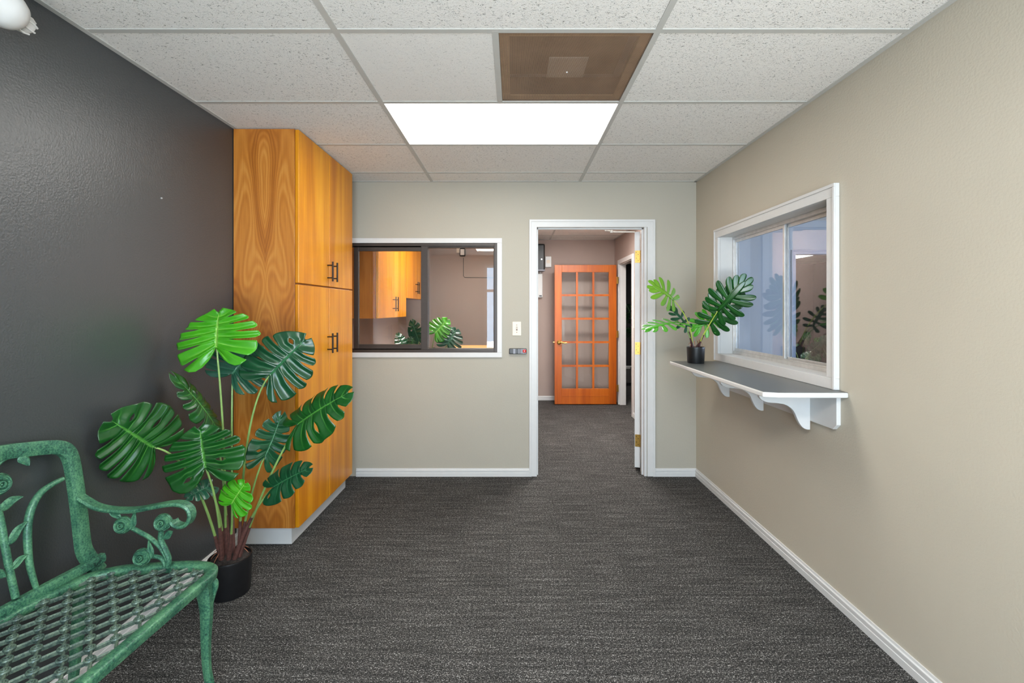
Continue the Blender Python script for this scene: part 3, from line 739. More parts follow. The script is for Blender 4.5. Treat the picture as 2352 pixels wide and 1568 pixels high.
# ------------------------------------------------------------------ leaves
OUTL = [(0.02, -0.01), (0.10, -0.13), (0.26, -0.20), (0.41, -0.14), (0.49, 0.04), (0.50, 0.27), (0.45, 0.50), (0.35, 0.71), (0.20, 0.89), (0.05, 1.0)]
def monstera(B, T, N, W, seed=1, fold=0.12, droop=0.12, curl=0.25, K=5, back=1.7):
    rnd = random.Random(seed); B, T, N = V(B), V(T), V(N)
    L = (T-B).length; y = (T-B)/L; x = y.cross(N).normalized(); n = x.cross(y)
    oc = cr([(a, q*back if q < 0 else q) for a, q in OUTL], 12); m = len(oc)-1; mb = MB()
    def o(s):
        q = min(max(s, 0), 1)*m; i = min(int(q), m-1); return oc[i].lerp(oc[i+1], q-i)
    def mid(s): return V((0, 0.90*max(0, (s-0.30)/0.70), 0))
    for sg in (-1, 1):
        sb = [0]+[0.33+0.49*(k+rnd.uniform(-0.12, 0.12))/(K-1) for k in range(K)]+[1.0]
        gaps = [None]
        for k in range(K):
            q = rnd.random()
            if q < 0.86: gaps.append(('slit', rnd.uniform(0.32, 0.52), rnd.uniform(0.09, 0.15)))
            else: ta = rnd.uniform(0.25, 0.4); gaps.append(('hole', ta, ta+rnd.uniform(0.22, 0.4), rnd.uniform(0.12, 0.2)))
        gaps.append(None)
        def gap(g, t):
            if g is None: return 0.0
            if g[0] == 'slit':
                if t <= g[1]: return 0.0
                q = (t-g[1])/(1-g[1]); return g[2]*(min(1, q*4)**0.6)*(0.6+0.55*q*q)
            if t <= g[1] or t >= g[2]: return 0.0
            return g[3]*math.sin(math.pi*(t-g[1])/(g[2]-g[1]))
        nc, nt = 6, 18
        for k in range(K+1):
            s0, s1 = sb[k], sb[k+1]; ds = s1-s0; ga, gb = gaps[k], gaps[k+1]
            vs, uvs, fs = [], [], []
            for j in range(nt+1):
                t = j/nt
                for i in range(nc+1):
                    c = i/nc
                    la = gap(ga, t)*0.055/ds if ga else 0; lb = gap(gb, t)*0.055/ds if gb else 0
                    la, lb = min(la*2.2, 0.42), min(lb*2.2, 0.42)
                    s = s0+ds*(la+(1-la-lb)*c)
                    tt = t
                    if (ga and ga[0] == 'slit') or (gb and gb[0] == 'slit'):
                        e = 0
                        if ga and ga[0] == 'slit': e += 0.09*(1-c)**4
                        if gb and gb[0] == 'slit': e += 0.03*c**5
                        tt = t*(1-e)
                    A, O = mid(s), o(s); C = (A+O)*0.5+V((0, -0.07*(1-abs(s-0.5)), 0))
                    p = A*(1-tt)**2+C*2*tt*(1-tt)+O*tt*tt
                    xx_, yy_ = p.x*W*sg, p.y*L
                    cor = 0.016*math.cos(2*math.pi*c)*min(1, tt*3)*(1-0.4*tt)*W/0.3
                    ax_ = abs(p.x)*2
                    z = fold*abs(xx_)-curl*W*ax_*ax_*0.5-droop*L*p.y*abs(p.y)+cor*0.5
                    vs.append(B+x*xx_+y*yy_+n*z); uvs.append((k+c, tt*0.98+0.01))
            for j in range(nt):
                for i in range(nc):
                    q = (j*(nc+1)+i, j*(nc+1)+i+1, (j+1)*(nc+1)+i+1, (j+1)*(nc+1)+i)
                    fs.append(q if sg > 0 else q[::-1])
            mb.add(vs, fs, uvs)
    return mb

def stemcurve(a, b, c, n=10):
    a, b, c = V(a), V(b), V(c)
    return [a*(1-t)**2+b*2*t*(1-t)+c*t*t for t in [i/n for i in range(n+1)]]

def monstera_plant(name, loc, label, leaves, pot_r, pot_h, sheath_top, stem_r=0.0065, roots=True, smat='stem'):
    r = thing(name, loc, label, 'potted plant'); x, y, z = loc
    b = MB(); b.lathe([(pot_r*0.90, 0), (pot_r*0.92, 0.004), (pot_r*0.99, pot_h-0.012), (pot_r*1.0, pot_h-0.004), (pot_r*0.99, pot_h), (pot_r*0.93, pot_h), (pot_r*0.92, pot_h-0.03), (0.001, pot_h-0.03)], loc, n=44)
    pot = b.build('pot', 'black_pot', r, smooth=True)
    b = MB(); rr = random.Random(3); prof = [(0.001, 0)]
    b.lathe([(pot_r*0.93, -0.006), (pot_r*0.93, 0.0), (pot_r*0.6, 0.007), (pot_r*0.25, 0.014), (0.001, 0.016)], (x, y, z+pot_h-0.014), n=30)
    b.build('soil', 'soil', r, smooth=True)
    n = len(leaves)
    for i, lf in enumerate(leaves):
        ang = lf.get('ang', 2*math.pi*i/n); q = pot_r*lf.get('spread', 0.42)
        s0 = V((x+q*math.cos(ang), y+q*math.sin(ang)*0.8, z+pot_h-0.01))
        B = V(lf['B']); mid = lf.get('mid')
        if mid is None: mid = V((s0.x*0.75+B.x*0.25, s0.y*0.75+B.y*0.25, s0.z+(B.z-s0.z)*0.62))
        pts = stemcurve(s0, mid, B, 16)
        Nn = V(lf['N']).normalized()
        pts = pts[:-1]+[B-Nn*0.004]
        m = len(pts)-1
        rs = [stem_r*(1.0-0.45*k/m) for k in range(m+1)]
        st = MB().tube(pts, rs, 8).build('stem', lf.get('smat', smat), r, smooth=True)
        sh = [p for p in pts if p.z < sheath_top+0.02*((i*7) % 5-2)]
        if len(sh) < 2: sh = pts[:2]
        MB().tube(sh, [stem_r*(1.75-0.6*k/(len(sh)-1)) for k in range(len(sh))], 8).build('sheath', lf.get('shmat', 'sheath'), st, smooth=True)
        mb = lf['mesh']() if 'mesh' in lf else monstera(B, lf['T'], lf['N'], lf['W'], lf.get('seed', i+1), lf.get('fold', 0.1), lf.get('droop', 0.12), lf.get('curl', 0.2), lf.get('K', 5), lf.get('back', 1.7))
        mb.build('leaf', lf['mat'], r, smooth=True, solid=0.0012, weld=0.0002, angle=180)
    if roots:
        rr = random.Random(11)
        for k in range(5):
            an = rr.uniform(0, 6.28); q = pot_r*0.35
            a = V((x+q*math.cos(an), y+q*math.sin(an), z+pot_h+rr.uniform(0.0, 0.05)))
            e = V((x+pot_r*0.85*math.cos(an+0.3), y+pot_r*0.85*math.sin(an+0.3), z+pot_h-0.005+rr.uniform(0, 0.02)))
            mm = (a+e)/2+V((0, 0, rr.uniform(0.01, 0.03)))
            MB().tube(stemcurve(a, mm, e, 6), [0.0035, 0.0032, 0.0028, 0.0024, 0.002, 0.0016, 0.001], 6).build('root', 'root', r, smooth=True)
    return r

def LF(bpx, tpx, yb, yt, wpx, N, mat, **k):
    d = dict(B=P(*bpx, yb), T=P(*tpx, yt), W=wpx*(yb+yt)/2/F, N=N, mat=mat); d.update(k); return d
PX, PY = -1.385, 2.27
big = [
    LF((497, 797), (499, 706), 2.14, 2.20, 184, (0.05, -1, 0.3), 'leaf_bright', seed=4, back=2.7, K=5, ang=2.6, mid=P(520, 1000, 2.2), curl=0.25, fold=0.16, droop=0.1),
    LF((534, 858), (596, 788), 2.32, 2.40, 150, (0.1, -1, 0.35), 'leaf_teal', seed=8, ang=1.7, mid=P(530, 1020, 2.3)),
    LF((621, 860), (707, 770), 2.22, 2.27, 150, (0.25, -1, 0.12), 'leaf_dark', seed=17, back=1.9, ang=0.6, mid=P(556, 930, 2.22), droop=0.14, K=5),
    LF((352, 1027), (250, 960), 1.98, 1.80, 185, (0.82, -0.55, 0.12), 'leaf_mid', seed=21, ang=3.5, mid=P(450, 1040, 2.1), curl=0.12, droop=0.06, fold=0.02, K=5, back=1.7),
    LF((472, 1073), (455, 976), 2.02, 2.04, 172, (0.2, -1, 0.18), 'leaf_mid', seed=33, back=2.3, ang=4.0, mid=P(505, 1150, 2.1), curl=0.12, droop=0.08),
    LF((686, 973), (800, 890), 2.16, 2.10, 125, (0.15, -0.75, 0.65), 'leaf_mid', seed=41, K=5, ang=0.1, mid=P(615, 1080, 2.2), curl=0.5, droop=0.12),
    LF((609, 1046), (654, 945), 2.24, 2.30, 85, (0.75, -0.62, 0.1), 'leaf_dark', seed=52, ang=0.9, mid=P(580, 1100, 2.25)),
    LF((630, 1117), (712, 1068), 2.12, 2.08, 82, (0.15, -0.75, 0.65), 'leaf_dark', seed=63, ang=5.6, mid=P(575, 1170, 2.2), curl=0.3, droop=0.1, K=4),
    LF((533, 1156), (562, 1106), 2.08, 2.08, 92, (0.05, -0.9, 0.5), 'leaf_bright', seed=71, ang=4.9, mid=P(535, 1210, 2.15), K=4, spread=0.3),
    LF((494, 977), (413, 846), 2.28, 2.14, 78, (0.9, -0.05, 0.45), 'leaf_mid', seed=85, ang=2.2, mid=P(515, 1080, 2.28), curl=0.4, droop=0.15, K=6),
    LF((478, 1118), (424, 1142), 2.14, 2.06, 55, (0.3, -0.6, 0.8), 'leaf_teal', seed=91, ang=3.1, mid=P(515, 1170, 2.2), K=4),
]
monstera_plant('potted_monstera', (PX, PY, 0), 'tall potted monstera with glossy split leaves beside the wooden cabinet', big, 0.096, 0.175, 0.37)

# plant seen through the sliding window
back = [
    LF((1000, 764), (1030, 730), 4.85, 4.9, 56, (0.1, -1, 0.3), 'leaf_bright', seed=5, ang=0.3),
    LF((1028, 790), (1050, 752), 4.9, 4.95, 62, (0.1, -1, 0.3), 'leaf_teal', seed=16, ang=0.9),
    LF((962, 782), (943, 733), 5.0, 5.0, 42, (-0.2, -1, 0.1), 'leaf_teal', seed=22, ang=2.4),
    LF((928, 800), (915, 762), 4.9, 4.9, 40, (0.8, -0.6, 0.2), 'leaf_dark', seed=35, ang=3.2),
    LF((945, 800), (950, 768), 5.0, 5.0, 36, (0.1, -1, 0.4), 'leaf_mid', seed=44, ang=4.2),
    LF((985, 830), (1000, 800), 5.0, 4.95, 40, (0.1, -1, 0.4), 'leaf_dark', seed=58, ang=5.2),
]
monstera_plant('potted_monstera', (-0.98, 4.85, 0), 'monstera plant seen behind the sliding window glass', back, 0.12, 0.22, 0.4, 0.007)

# ------------------------------------------------------------------ philodendron on the shelf
def selloum(B, T, N, W, seed=1, lobes=6, droop=0.25):
    rnd = random.Random(seed); B, T, N = V(B), V(T), V(N)
    L = (T-B).length; y = (T-B)/L; x = y.cross(N).normalized(); n = x.cross(y); mb = MB()
    def place(px, py, z): return B+x*px+y*py+n*(z-droop*L*(py/L)*abs(py/L)-0.5*droop*abs(px)*abs(px)/max(W, 1e-4))
    def strip(p0, p1, w0, z0, nw=11, bend=0.0, id_=0):
        """rounded blade from p0 to p1"""
        p0, p1 = V((*p0, 0)), V((*p1, 0)); d = p1-p0; l = d.length; d /= l; sd = V((-d.y, d.x, 0)); vs, uv, fs = [], [], []
        for i in range(nw+1):
            t = 1-(1-i/nw)**1.7; c = p0+d*l*t+sd*bend*l*t*t
            wd = w0*(0.55+0.9*t)*math.sqrt(max(0, 1-(max(0, t-0.55)/0.45)**2.2)) if t < 1 else 0.0
            for k in (-1, -0.5, 0, 0.5, 1):
                q = c+sd*wd*k
                vs.append(place(q.x, q.y, z0+0.15*abs(k)*wd*t*t*(1 if id_ else 0))); uv.append((id_+0.5+0.5*k*0.98, 0.1+0.8*t))
        for i in range(nw):
            for k in range(4): fs.append((i*5+k, i*5+k+1, (i+1)*5+k+1, (i+1)*5+k))
        mb.add(vs, fs, uv)
    strip((0, -0.04*L), (0, L*1.02), W*0.085, 0.0022, 12)
    for sg in (-1, 1):
        for k in range(lobes):
            t = k/(lobes-1); y0 = L*(0.02+0.80*t)
            an = math.radians(rnd.uniform(-6, 6)+(128-100*t))       # measured from the tip direction
            ln = W*0.5*(0.75+0.55*math.sin(math.pi*min(1, t*0.9+0.12)))*rnd.uniform(0.88, 1.1)
            strip((0, y0), (sg*ln*math.sin(an), y0+ln*math.cos(an)), W*0.082, -0.0006*(k % 2)+0.0004*sg, 11, sg*0.12, k+1)
    return mb
def SF(bpx, tpx, yb, yt, wpx, N, mat, **k):
    d = LF(bpx, tpx, yb, yt, wpx, N, mat, **k)
    d['mesh'] = lambda: selloum(d['B'], d['T'], d['N'], d['W'], k.get('seed', 1), k.get('lobes', 6), k.get('droop', 0.25))
    return d
pc = P(1598, 833, Z=1.0035)
ys = pc.y
shelfplant = [
    SF((1546, 688), (1511, 652), ys-0.1, ys-0.16, 62, (-0.45, -0.55, 0.6), 'leaf_yellow', seed=3, ang=3.3, mid=P(1592, 735, ys-0.05), smat='stem_y'),
    SF((1556, 740), (1485, 744), ys-0.1, ys-0.22, 62, (-0.05, -0.32, 0.95), 'leaf_bright', seed=6, ang=3.6, mid=P(1580, 745, ys-0.05), droop=0.15),
    SF((1577, 748), (1549, 704), ys-0.06, ys-0.06, 44, (0.55, -0.8, 0.1), 'leaf_dark', seed=9, ang=2.8, mid=P(1588, 775, ys), lobes=5),
    SF((1632, 742), (1692, 676), ys-0.06, ys-0.2, 74, (0.1, -0.95, 0.3), 'leaf_mid', seed=12, ang=0.2, mid=P(1608, 775, ys-0.02), smat='stem_y', lobes=7),
    SF((1650, 712), (1706, 655), ys-0.12, ys-0.27, 78, (-0.1, -0.9, 0.2), 'leaf_mid', seed=18, ang=0.6, mid=P(1612, 770, ys-0.02), smat='stem_y', lobes=7),
    SF((1636, 736), (1598, 748), ys-0.02, ys-0.02, 52, (0.1, -0.9, 0.4), 'leaf_bright', seed=25, ang=1.2, mid=P(1610, 780, ys), smat='stem_y', lobes=5),
]
for d in shelfplant: d['shmat'] = 'sheath_d'
monstera_plant('potted_philodendron', (pc.x, pc.y, 1.0035), 'small potted philodendron with lobed leaves on the counter shelf', shelfplant, 0.061, 0.112, 1.185, 0.0046)

# ------------------------------------------------------------------ plants in the far dark room
def bush(loc, label, seed, n=9):
    rr = random.Random(seed); lv = []
    for k in range(n):
        an = 2*math.pi*k/n+rr.uniform(-0.3, 0.3); R = rr.uniform(0.12, 0.32); h = rr.uniform(0.35, 0.8)
        B = V((loc[0]+R*math.cos(an), loc[1]+R*math.sin(an), h)); T = B+V((math.cos(an)*0.16, math.sin(an)*0.16-0.08, rr.uniform(-0.02, 0.18)))
        lv.append(dict(B=B, T=T, W=0.24, N=V((-0.6*rr.random(), -0.9, 0.5)), mat=rr.choice(['leaf_mid', 'leaf_mid', 'leaf_dark', 'leaf_teal']), seed=seed*20+k, ang=an, K=4))
    for d in lv: pass
    return monstera_plant('potted_monstera', loc, label, lv, 0.13, 0.16, 0.2, 0.006, False)
bush((5.95, 9.6, 0), 'leafy plant on the floor beyond the right window, next to the doorway trim', 2)
bush((6.35, 9.2, 0), 'leafy plant on the floor beyond the right window, farther from the doorway trim', 3)
# palm seen through the side doorway of the hall
def palm():
    x, y = 2.32, 8.6
    r = thing('potted_palm', (x, y, 0), 'arching palm plant seen through the side doorway in the hall', 'potted plant')
    MB().lathe([(0.13, 0), (0.16, 0.3), (0.15, 0.3), (0.148, 0.27), (0.001, 0.27)], (x, y, 0), n=28).build('pot', 'black_pot', r, smooth=True)
    rr = random.Random(4)
    for k in range(12):
        an = 2*math.pi*k/12+rr.uniform(-.2, .2); R = rr.uniform(0.15, 0.42); h = rr.uniform(0.8, 1.75)
        a = V((x+0.03*math.cos(an), y+0.03*math.sin(an), 0.27)); e = V((x+R*math.cos(an), y+R*math.sin(an), h*0.85)); c = V((x+R*0.35*math.cos(an), y+R*0.35*math.sin(an), h*1.15))
        st = stemcurve(a, c, e, 20); MB().tube(st, [0.008*(1-0.8*i/20) for i in range(21)], 6).build('stem', 'stem', r, smooth=True)
        b = MB()
        for i in range(6, 21):
            t = (st[min(i+1, 20)]-st[i-1]).normalized(); sd = t.cross(V((0, 0, 1))).normalized()
            for sg in (-1, 1):
                l = 0.26*math.sin(math.pi*min(1, (i-4)/17))+0.05; d = (sd*sg*0.8+t*0.6+V((0, 0, -0.25))).normalized(); p = st[i]
                q = p+d*l*0.5; e2 = p+d*l+V((0, 0, -0.05)); wv = t*0.011
                b.add([p-wv*0.3, p+wv*0.3, q+wv, q-wv, e2], [(0, 1, 2, 3), (3, 2, 4)], [(0.2, 0.5)]*5)
        b.build('frond', rr.choice(['leaf_mid', 'leaf_dark', 'leaf_mid']), r, solid=0.001)
palm()

# ------------------------------------------------------------------ back room: wall cupboards, table, plug
def wallcab(y0, y1, zb, label, depth=0.36, hz=0.11):
    X1 = -1.25; r = thing('wall_cupboard', ((XL+X1)/2, (y0+y1)/2, zb), label, 'wall cupboard', 'wooden wall cupboards in the back room')
    MB().box(XL+0.002, X1-0.024, y0, y1, zb, 2.41).build('cabinet_body', 'flame2', r, bevel=0.0015)
    ym_ = (y0+y1)/2
    for (a, b2, s) in ((y0+0.002, ym_-0.0015, 1), (ym_+0.0015, y1-0.002, -1)):
        d = MB().box(X1-0.022, X1, a, b2, zb+0.001, 2.408).build('door', 'doorwood', r, bevel=0.002)
        yh = b2-0.045 if s > 0 else a+0.045; zc = zb+hz+0.03; b = MB()
        b.tube([(X1+0.034, yh, zc-0.075), (X1+0.034, yh, zc+0.075)], 0.006, 8)
        for q in (-1, 1): b.tube([(X1, yh, zc+q*0.045), (X1+0.034, yh, zc+q*0.045)], 0.0042, 8)
        b.build('handle', 'handle', d, smooth=True)
M['flame2'] = wood_straight('wood_side_grain', [(118, 62, 20), (158, 92, 36), (180, 112, 50), (204, 140, 72)], 0.7)
wallcab(4.29, 5.40, 1.293, 'lower-hanging wooden wall cupboard seen through the sliding window')
wallcab(5.41, 6.50, 1.510, 'shorter wooden wall cupboard farther along behind the sliding window')
r = thing('high_table', (-0.42, 5.55, 0), 'light wooden high table behind the sliding window', 'table')
MB().box(-0.76, -0.08, 5.25, 5.85, 0.89, 0.927).build('tabletop', 'light_wood', r, bevel=0.003)
for x in (-0.73, -0.15):
    for y in (5.29, 5.77): MB().box(x, x+0.04, y, y+0.04, 0, 0.89).build('leg', 'light_wood', r)
c = P(1057, 569, 7.05)
r = thing('wall_outlet', (c.x, 7.05, c.z), 'ivory outlet plate high on the back room wall', 'outlet')
MB().box(c.x-0.055, c.x+0.05, 7.044, 7.0495, c.z-0.075, c.z+0.075).build('cover_plate', 'ivory', r, bevel=0.002)
c2 = P(1063, 580, 7.05)
r = thing('power_adapter', (c2.x, 7.04, c2.z), 'white and black power adapter plugged in high on the back room wall', 'adapter')
MB().box(c2.x-0.045, c2.x+0.045, 6.985, 7.043, c2.z-0.062, c2.z+0.062).build('case', 'black_plastic', r, bevel=0.02)
MB().box(c2.x-0.03, c2.x+0.03, 6.98, 6.986, c2.z-0.045, c2.z+0.045).build('front_cover', 'white_plastic', r, bevel=0.004)
MB().lathe([(0.03, 0), (0.03, 0.04)], (c2.x, 7.01, c2.z+0.055), n=12).build('plug', 'black_plastic', r)
a = P(1064.5, 592, 7.04); b_ = P(1064.5, 637, 7.04); e = P(1145, 638, 7.04)
MB().tube([a, b_-V((0, 0, -0.02)), b_+V((0.02, 0, 0)), e], 0.004, 6).build('cord', 'black_plastic', r, smooth=True)

# ------------------------------------------------------------------ garden bench
SZ = 0.45; YC = 1.06
bench = thing('garden_bench', (-1.3, YC, 0), 'green patinated cast metal garden bench with rose pattern', 'bench')
def xb(z): return -1.527-(z-SZ)*0.145           # backrest lean at the end post
half = [(-1.555, YC), (-1.553, YC+0.2), (-1.545, 1.42), (-1.52, 1.54), (-1.487, 1.625), (-1.42, 1.672), (-1.34, 1.687), (-1.24, 1.700), (-1.15, 1.700), (-1.095, 1.680), (-1.073, 1.635), (-1.076, 1.54), (-1.082, 1.30), (-1.085, YC)]
def mirr(pts): return [(x, 2*YC-y) for x, y in reversed(pts[1:-1])]
loop = half+mirr(half)
loopv = [V((p.x, p.y, SZ)) for p in cr(loop, 6, True)]
rim = [(-0.016, -0.030), (0.012, -0.030), (0.018, -0.024), (0.018, -0.006), (0.012, 0.0), (-0.014, 0.001), (-0.019, -0.004), (-0.019, -0.012)]
MB().sweep(loopv, rim, (0, 0, 1), True).build('seat_frame', 'patina', bench, smooth=True, angle=50)
poly = [(p.x, p.y) for p in loopv]
def inside(x, y):
    c = False; j = len(poly)-1
    for i in range(len(poly)):
        xi, yi = poly[i]; xj, yj = poly[j]
        if (yi > y) != (yj > y) and x < (xj-xi)*(y-yi)/(yj-yi)+xi: c = not c
        j = i
    return c
b = MB(); PXT, PYT = 0.037, 0.041; zt = SZ-0.010
ny_ = 30
for k in range(-ny_//2, ny_//2+1):
    yk = YC+k*PYT; run = []
    for i in range(0, 136):
        x = -1.58+i*0.004
        y = yk+0.5*PYT*0.86*math.cos(math.pi*(x+1.58)/PXT+k*math.pi)
        if inside(x, y): run.append((x, y, zt))
        else:
            if len(run) > 2: b.sweep(run, [(-0.0038, -0.010), (0.0038, -0.010), (0.0038, -0.001), (0, 0.0025), (-0.0038, -0.001)], (0, 0, 1))
            run = []
    if len(run) > 2: b.sweep(run, [(-0.0038, -0.010), (0.0038, -0.010), (0.0038, -0.001), (0, 0.0025), (-0.0038, -0.001)], (0, 0, 1))
for k in range(-ny_//2, ny_//2+1):
    for i in range(0, 16):
        # strands k and k+1 meet where cos(k) = +1
        x = -1.58+PXT*(i*2+(k % 2)); y = YC+(k+0.5)*PYT
        if inside(x, y) and inside(x-0.02, y) and inside(x+0.02, y) and inside(x, y+0.008) and inside(x, y-0.008):
            b.torus((x, y, zt+0.001), (0, 0, 1), 0.0110, 0.0034, 16, 6, 1.3); b.torus((x, y, zt+0.004), (0, 0, 1), 0.0060, 0.0024, 12, 6, 1.4); b.blob((x, y, zt+0.004), 0.0026, 0.0026, 0.0036, 8, 5)
            b.lathe([(0.0110, -0.009), (0.0110, 0.000), (0.004, 0.000)], (x, y, zt), n=12)
b.build('seat_lattice', 'patina_grid', bench, smooth=True, angle=45)

def rose(center, normal, r, name='rose'):
    n = V(normal).normalized(); c = V(center); a = n.orthogonal().normalized(); b2 = n.cross(a); mb = MB()
    mb.lathe([(r*0.55, -r*0.35), (r*0.92, -r*0.15), (r*0.95, 0.0), (r*0.5, r*0.12), (0.001, r*0.15)], c, n, 20)
    for k in range(5):
        q = 2*math.pi*k/5; d = a*math.cos(q)+b2*math.sin(q)
        mb.torus(c+d*r*0.10+n*r*0.04, n+d*0.25, r*0.82, r*0.12, 18, 6)
    for k in range(3):
        q = 2*math.pi*k/3+0.5; d = a*math.cos(q)+b2*math.sin(q)
        mb.torus(c+d*r*0.08+n*r*0.22, n-d*0.2, r*0.50, r*0.11, 16, 6)
    mb.torus(c+n*r*0.36, n, r*0.24, r*0.10, 14, 6); mb.lathe([(r*0.14, 0), (r*0.1, r*0.3), (0.001, r*0.36)], c+n*r*0.08, n, 10)
    return mb.build(name, 'patina', bench, smooth=True, angle=60)
def castleaf(A, B, N, w, th=0.006):
    A, B, N = V(A), V(B), V(N); L = (B-A).length; y = (B-A)/L; x = y.cross(N).normalized(); n = x.cross(y); mb = MB(); vs, fs = [], []
    nn = 10; prof = [(-1, 0), (-0.55, 1), (0, 0.55), (0.55, 1), (1, 0), (0, -1)]
    for i in range(nn+1):
        t = i/nn; wd = w*(math.sin(math.pi*t**0.8)**0.8 if 0 < t < 1 else 0)+0.0005; c = A+y*L*t+n*0.25*L*(t-0.5)**2+x*0.15*w*math.sin(2.2*math.pi*t)
        for px, pz in prof: vs.append(c+x*px*wd+n*pz*th*(0.3+0.7*math.sin(math.pi*t)))
    m = len(prof)
    for i in range(nn):
        for k in range(m): fs.append((i*m+k, i*m+(k+1) % m, (i+1)*m+(k+1) % m, (i+1)*m+k))
    fs += [tuple(range(m))[::-1], tuple(range(nn*m, nn*m+m))]
    mb.add(vs, fs); return mb.build('leaf', 'patina', bench, smooth=True, angle=60)

FL = [(-0.010, -0.022), (0.010, -0.022), (0.012, -0.018), (0.012, 0.018), (0.010, 0.022), (-0.010, 0.022), (-0.012, 0.018), (-0.012, -0.018)]
def BR(u, v, off=0.0):
    """point on the leaning, gently bowed backrest surface, seen at pixel u,v"""
    X = -1.56
    for _ in range(6):
        p = P(u, v, X=X)
        bow = -0.045*max(0, 1-((p.y-YC)/0.58)**2)
        X = xb(p.z)+bow*0.7+off
    return P(u, v, X=X)
def mY(p): return V((p[0], 2*YC-p[1], p[2]))
# backrest frame: post, top rail, post
right = [BR(228, 1312), BR(196, 1270), BR(188, 1230), BR(180, 1160), BR(170, 1090), BR(163, 1055), BR(152, 1035), BR(130, 1027), BR(95, 1028), BR(50, 1033), BR(10, 1038)]
right = [V(p) for p in right]
top_c = V((xb(0.955)-0.012, YC, 0.955))
top_c.x = max(top_c.x, -1.61)
path = right+[V((right[-1].x*0.5+top_c.x*0.5, (right[-1].y+YC)/2, (right[-1].z+top_c.z)/2+0.008)), top_c]
path = path+[mY(p) for p in reversed(path[:-1])]
pp = cr(path, 4)
sc = [1.0]*len(pp)
prof = [(q[1]*1.05, q[0]) for q in FL]
MB().sweep(pp, prof, (1, 0, 0.0)).build('backrest_frame', 'patina', bench, smooth=True, angle=50)
# lower rail of the backrest along the seat edge
low = [BR(236, 1312), BR(180, 1325), BR(130, 1345), BR(80, 1368), BR(40, 1387), BR(5, 1403)]
low = [V((p.x, p.y, SZ+0.012)) for p in low]+[V((-1.578, YC, SZ+0.012))]
low = low+[mY(p) for p in reversed(low[:-1])]
MB().sweep(cr(low, 4), [(-0.012, -0.014), (0.012, -0.014), (0.014, 0.004), (0.008, 0.016), (-0.008, 0.016), (-0.014, 0.004)], (0, 0, 1)).build('backrest_rail', 'patina', bench, smooth=True, angle=50)
# scrollwork of the backrest, both ends
arc = [BR(145, 1099), BR(118, 1113), BR(92, 1133), BR(73, 1165), BR(64, 1205), BR(64, 1255), BR(70, 1305), BR(84, 1352)]
stm = [BR(-14, 1150), BR(0, 1190), BR(10, 1245), BR(20, 1300), BR(36, 1372)]
sco = [BR(-20, 1085), BR(0, 1062), BR(20, 1050), BR(50, 1043), BR(70, 1044)]
MID = lambda p: V((p[0]-0.012, p[1]-0.40, p[2]+0.004))
for fn in (lambda p: V(p), mY, MID):
    if fn is not MID: MB().tube(cr([fn(p) for p in arc], 5), [0.0075+0.004*math.sin(math.pi*i/35) for i in range(36)], 10).build('vine', 'patina', bench, smooth=True)
    MB().tube(cr([fn(p) for p in stm], 5), [0.010]*21, 10).build('vine', 'patina', bench, smooth=True)
    MB().tube(cr([fn(p) for p in sco], 4), [0.006]*17, 8).build('vine', 'patina', bench, smooth=True)
    NB = V((1, -0.15, 0.1)) if fn is not mY else V((1, 0.15, 0.1))
    for (a, e, w_) in (((14, 1252), (60, 1196), 0.014), ((22, 1308), (62, 1272), 0.012), ((-8, 1170), (50, 1139), 0.015), ((45, 1044), (66, 1069), 0.014), ((10, 1325), (-30, 1305), 0.012)):
        castleaf(fn(BR(*a, 0.004)), fn(BR(*e, 0.006)), NB, w_)
    rose(fn(BR(-3, 1113, 0.008)), NB, 0.036)
# arms
YA = 1.668
def AR(u, v): return P(u, v, YA)
arm = [AR(184, 1140), AR(200, 1150), AR(225, 1163), AR(262, 1170), AR(310, 1170), AR(350, 1163), AR(390, 1156), AR(418, 1156), AR(436, 1166), AR(441, 1184), AR(433, 1201), AR(417, 1207), AR(404, 1203), AR(398, 1195)]
flat = [(-0.017, -0.006), (0.017, -0.006), (0.020, 0.0), (0.015, 0.006), (-0.015, 0.006), (-0.020, 0.0)]
def sweep_y(mb, pts, prof):
    """ribbon whose width stays along Y"""
    pts = [V(p) for p in pts]; m = len(pts); n = len(prof); vs, fs = [], []
    for i, p in enumerate(pts):
        t = (pts[min(i+1, m-1)]-pts[max(i-1, 0)]).normalized(); sd = V((0, 1, 0)); u = t.cross(sd).normalized()
        for a, c in prof: vs.append(p+sd*a+u*c)
    for i in range(m-1):
        for k in range(n): fs.append((i*n+k, i*n+(k+1) % n, (i+1)*n+(k+1) % n, (i+1)*n+k))
    fs += [tuple(range(n))[::-1], tuple(range((m-1)*n, m*n))]
    return mb.add(vs, fs)
v1 = [AR(300, 1210), AR(322, 1222), AR(345, 1235), AR(368, 1256), AR(383, 1282), AR(386, 1298)]
v2 = [AR(371, 1218), AR(370, 1240), AR(380, 1262), AR(388, 1285), AR(384, 1302)]
v3 = [AR(322, 1285), AR(350, 1277), AR(372, 1283), AR(380, 1300)]
v4 = [AR(400, 1195), AR(392, 1198), AR(384, 1202)]
v5 = [AR(345, 1235), AR(342, 1262), AR(352, 1280)]
v6 = [AR(310, 1174), AR(305, 1195), AR(302, 1212)]
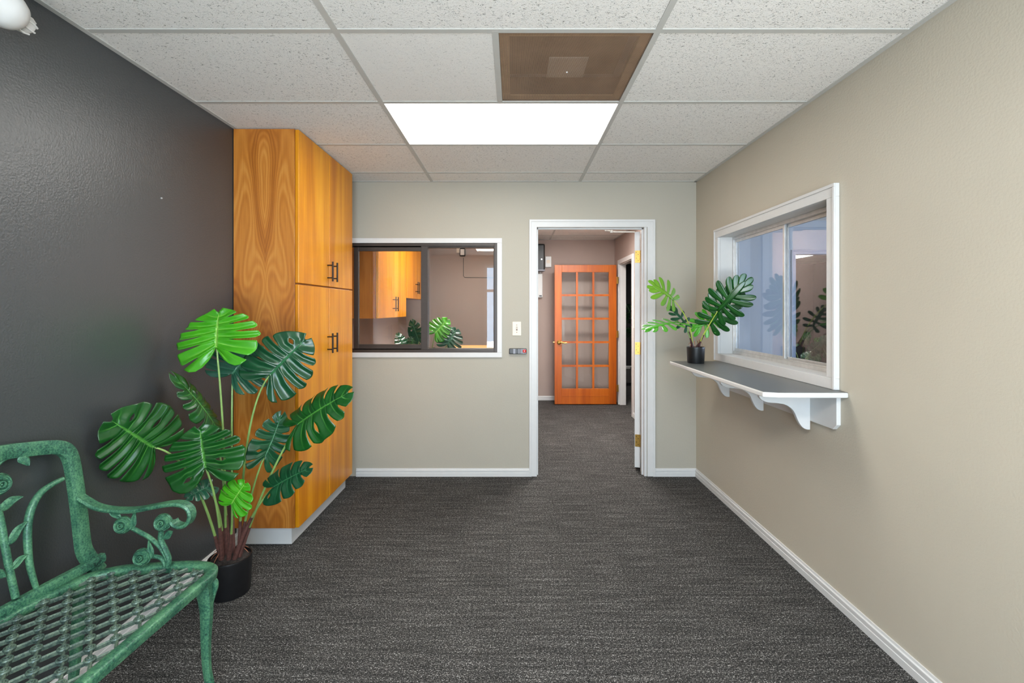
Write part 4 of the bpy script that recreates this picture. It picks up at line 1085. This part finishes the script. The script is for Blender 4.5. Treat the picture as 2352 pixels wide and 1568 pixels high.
for fn in (lambda p: V(p), mY):
    s = -1 if fn is not mY else 1
    sweep_y(MB(), cr([fn(p) for p in arm], 5), flat).build('armrest', 'patina', bench, smooth=True, angle=50)
    for q, rr_ in ((v1, .0075), (v2, .009), (v3, .007), (v4, .005), (v5, .005), (v6, .006)):
        k = cr([fn(p) for p in q], 5); MB().tube(k, rr_, 8).build('vine', 'patina', bench, smooth=True)
    for c in ((281, 1206), (373, 1200), (325, 1280)):
        rose(fn(P(*c, YA-0.012)), (0.12, s, 0.15), 0.031)
    for (a, e, w_) in (((302, 1214), (312, 1176), 0.011), ((376, 1236), (398, 1218), 0.012), ((350, 1280), (343, 1240), 0.009), ((280, 1190), (252, 1176), 0.010)):
        castleaf(fn(P(*a, YA-0.006)), fn(P(*e, YA-0.008)), (0, s, 0), w_)
# legs
def leg(pts, rs, dirn):
    b = MB(); pr = [(-1, -0.55), (-0.5, -0.8), (0.5, -0.8), (1, -0.55), (1, 0.55), (0.5, 0.8), (-0.5, 0.8), (-1, 0.55)]
    k = cr(pts, 6); n = len(k)
    sc = [rs[min(int(i/6), len(rs)-1)]+(rs[min(int(i/6)+1, len(rs)-1)]-rs[min(int(i/6), len(rs)-1)])*((i % 6)/6) for i in range(n)]
    b.sweep(k, pr, dirn, False, sc); return b
fleg = [V((-1.106, 1.640, SZ-0.025)), V((-1.094, 1.642, 0.39)), V((-1.088, 1.645, 0.31)), V((-1.092, 1.648, 0.20)), V((-1.088, 1.650, 0.09)), V((-1.068, 1.652, 0.0))]
rleg = [V((-1.49, 1.60, SZ-0.025)), V((-1.50, 1.61, 0.36)), V((-1.52, 1.615, 0.22)), V((-1.535, 1.62, 0.10)), V((-1.56, 1.625, 0.0))]
for fn in (lambda p: V(p), mY):
    s = 1 if fn is not mY else -1
    o = leg([fn(p) for p in fleg], [0.030, 0.024, 0.018, 0.014, 0.012, 0.014], (0, 1, 0)).build('leg', 'patina', bench, smooth=True, angle=50)
    b = MB(); cpts = [V((-1.080, 1.655, SZ-0.028)), V((-1.068, 1.66, 0.405)), V((-1.066, 1.66, 0.385)), V((-1.072, 1.66, 0.36)), V((-1.080, 1.657, 0.32))]
    b.tube(cr([fn(p) for p in cpts], 4), [0.013-0.0005*i for i in range(17)], 8); b.build('scroll', 'patina', o, smooth=True)
    leg([fn(p) for p in rleg], [0.024, 0.020, 0.016, 0.013, 0.014], (0, 1, 0)).build('leg', 'patina', bench, smooth=True, angle=50)
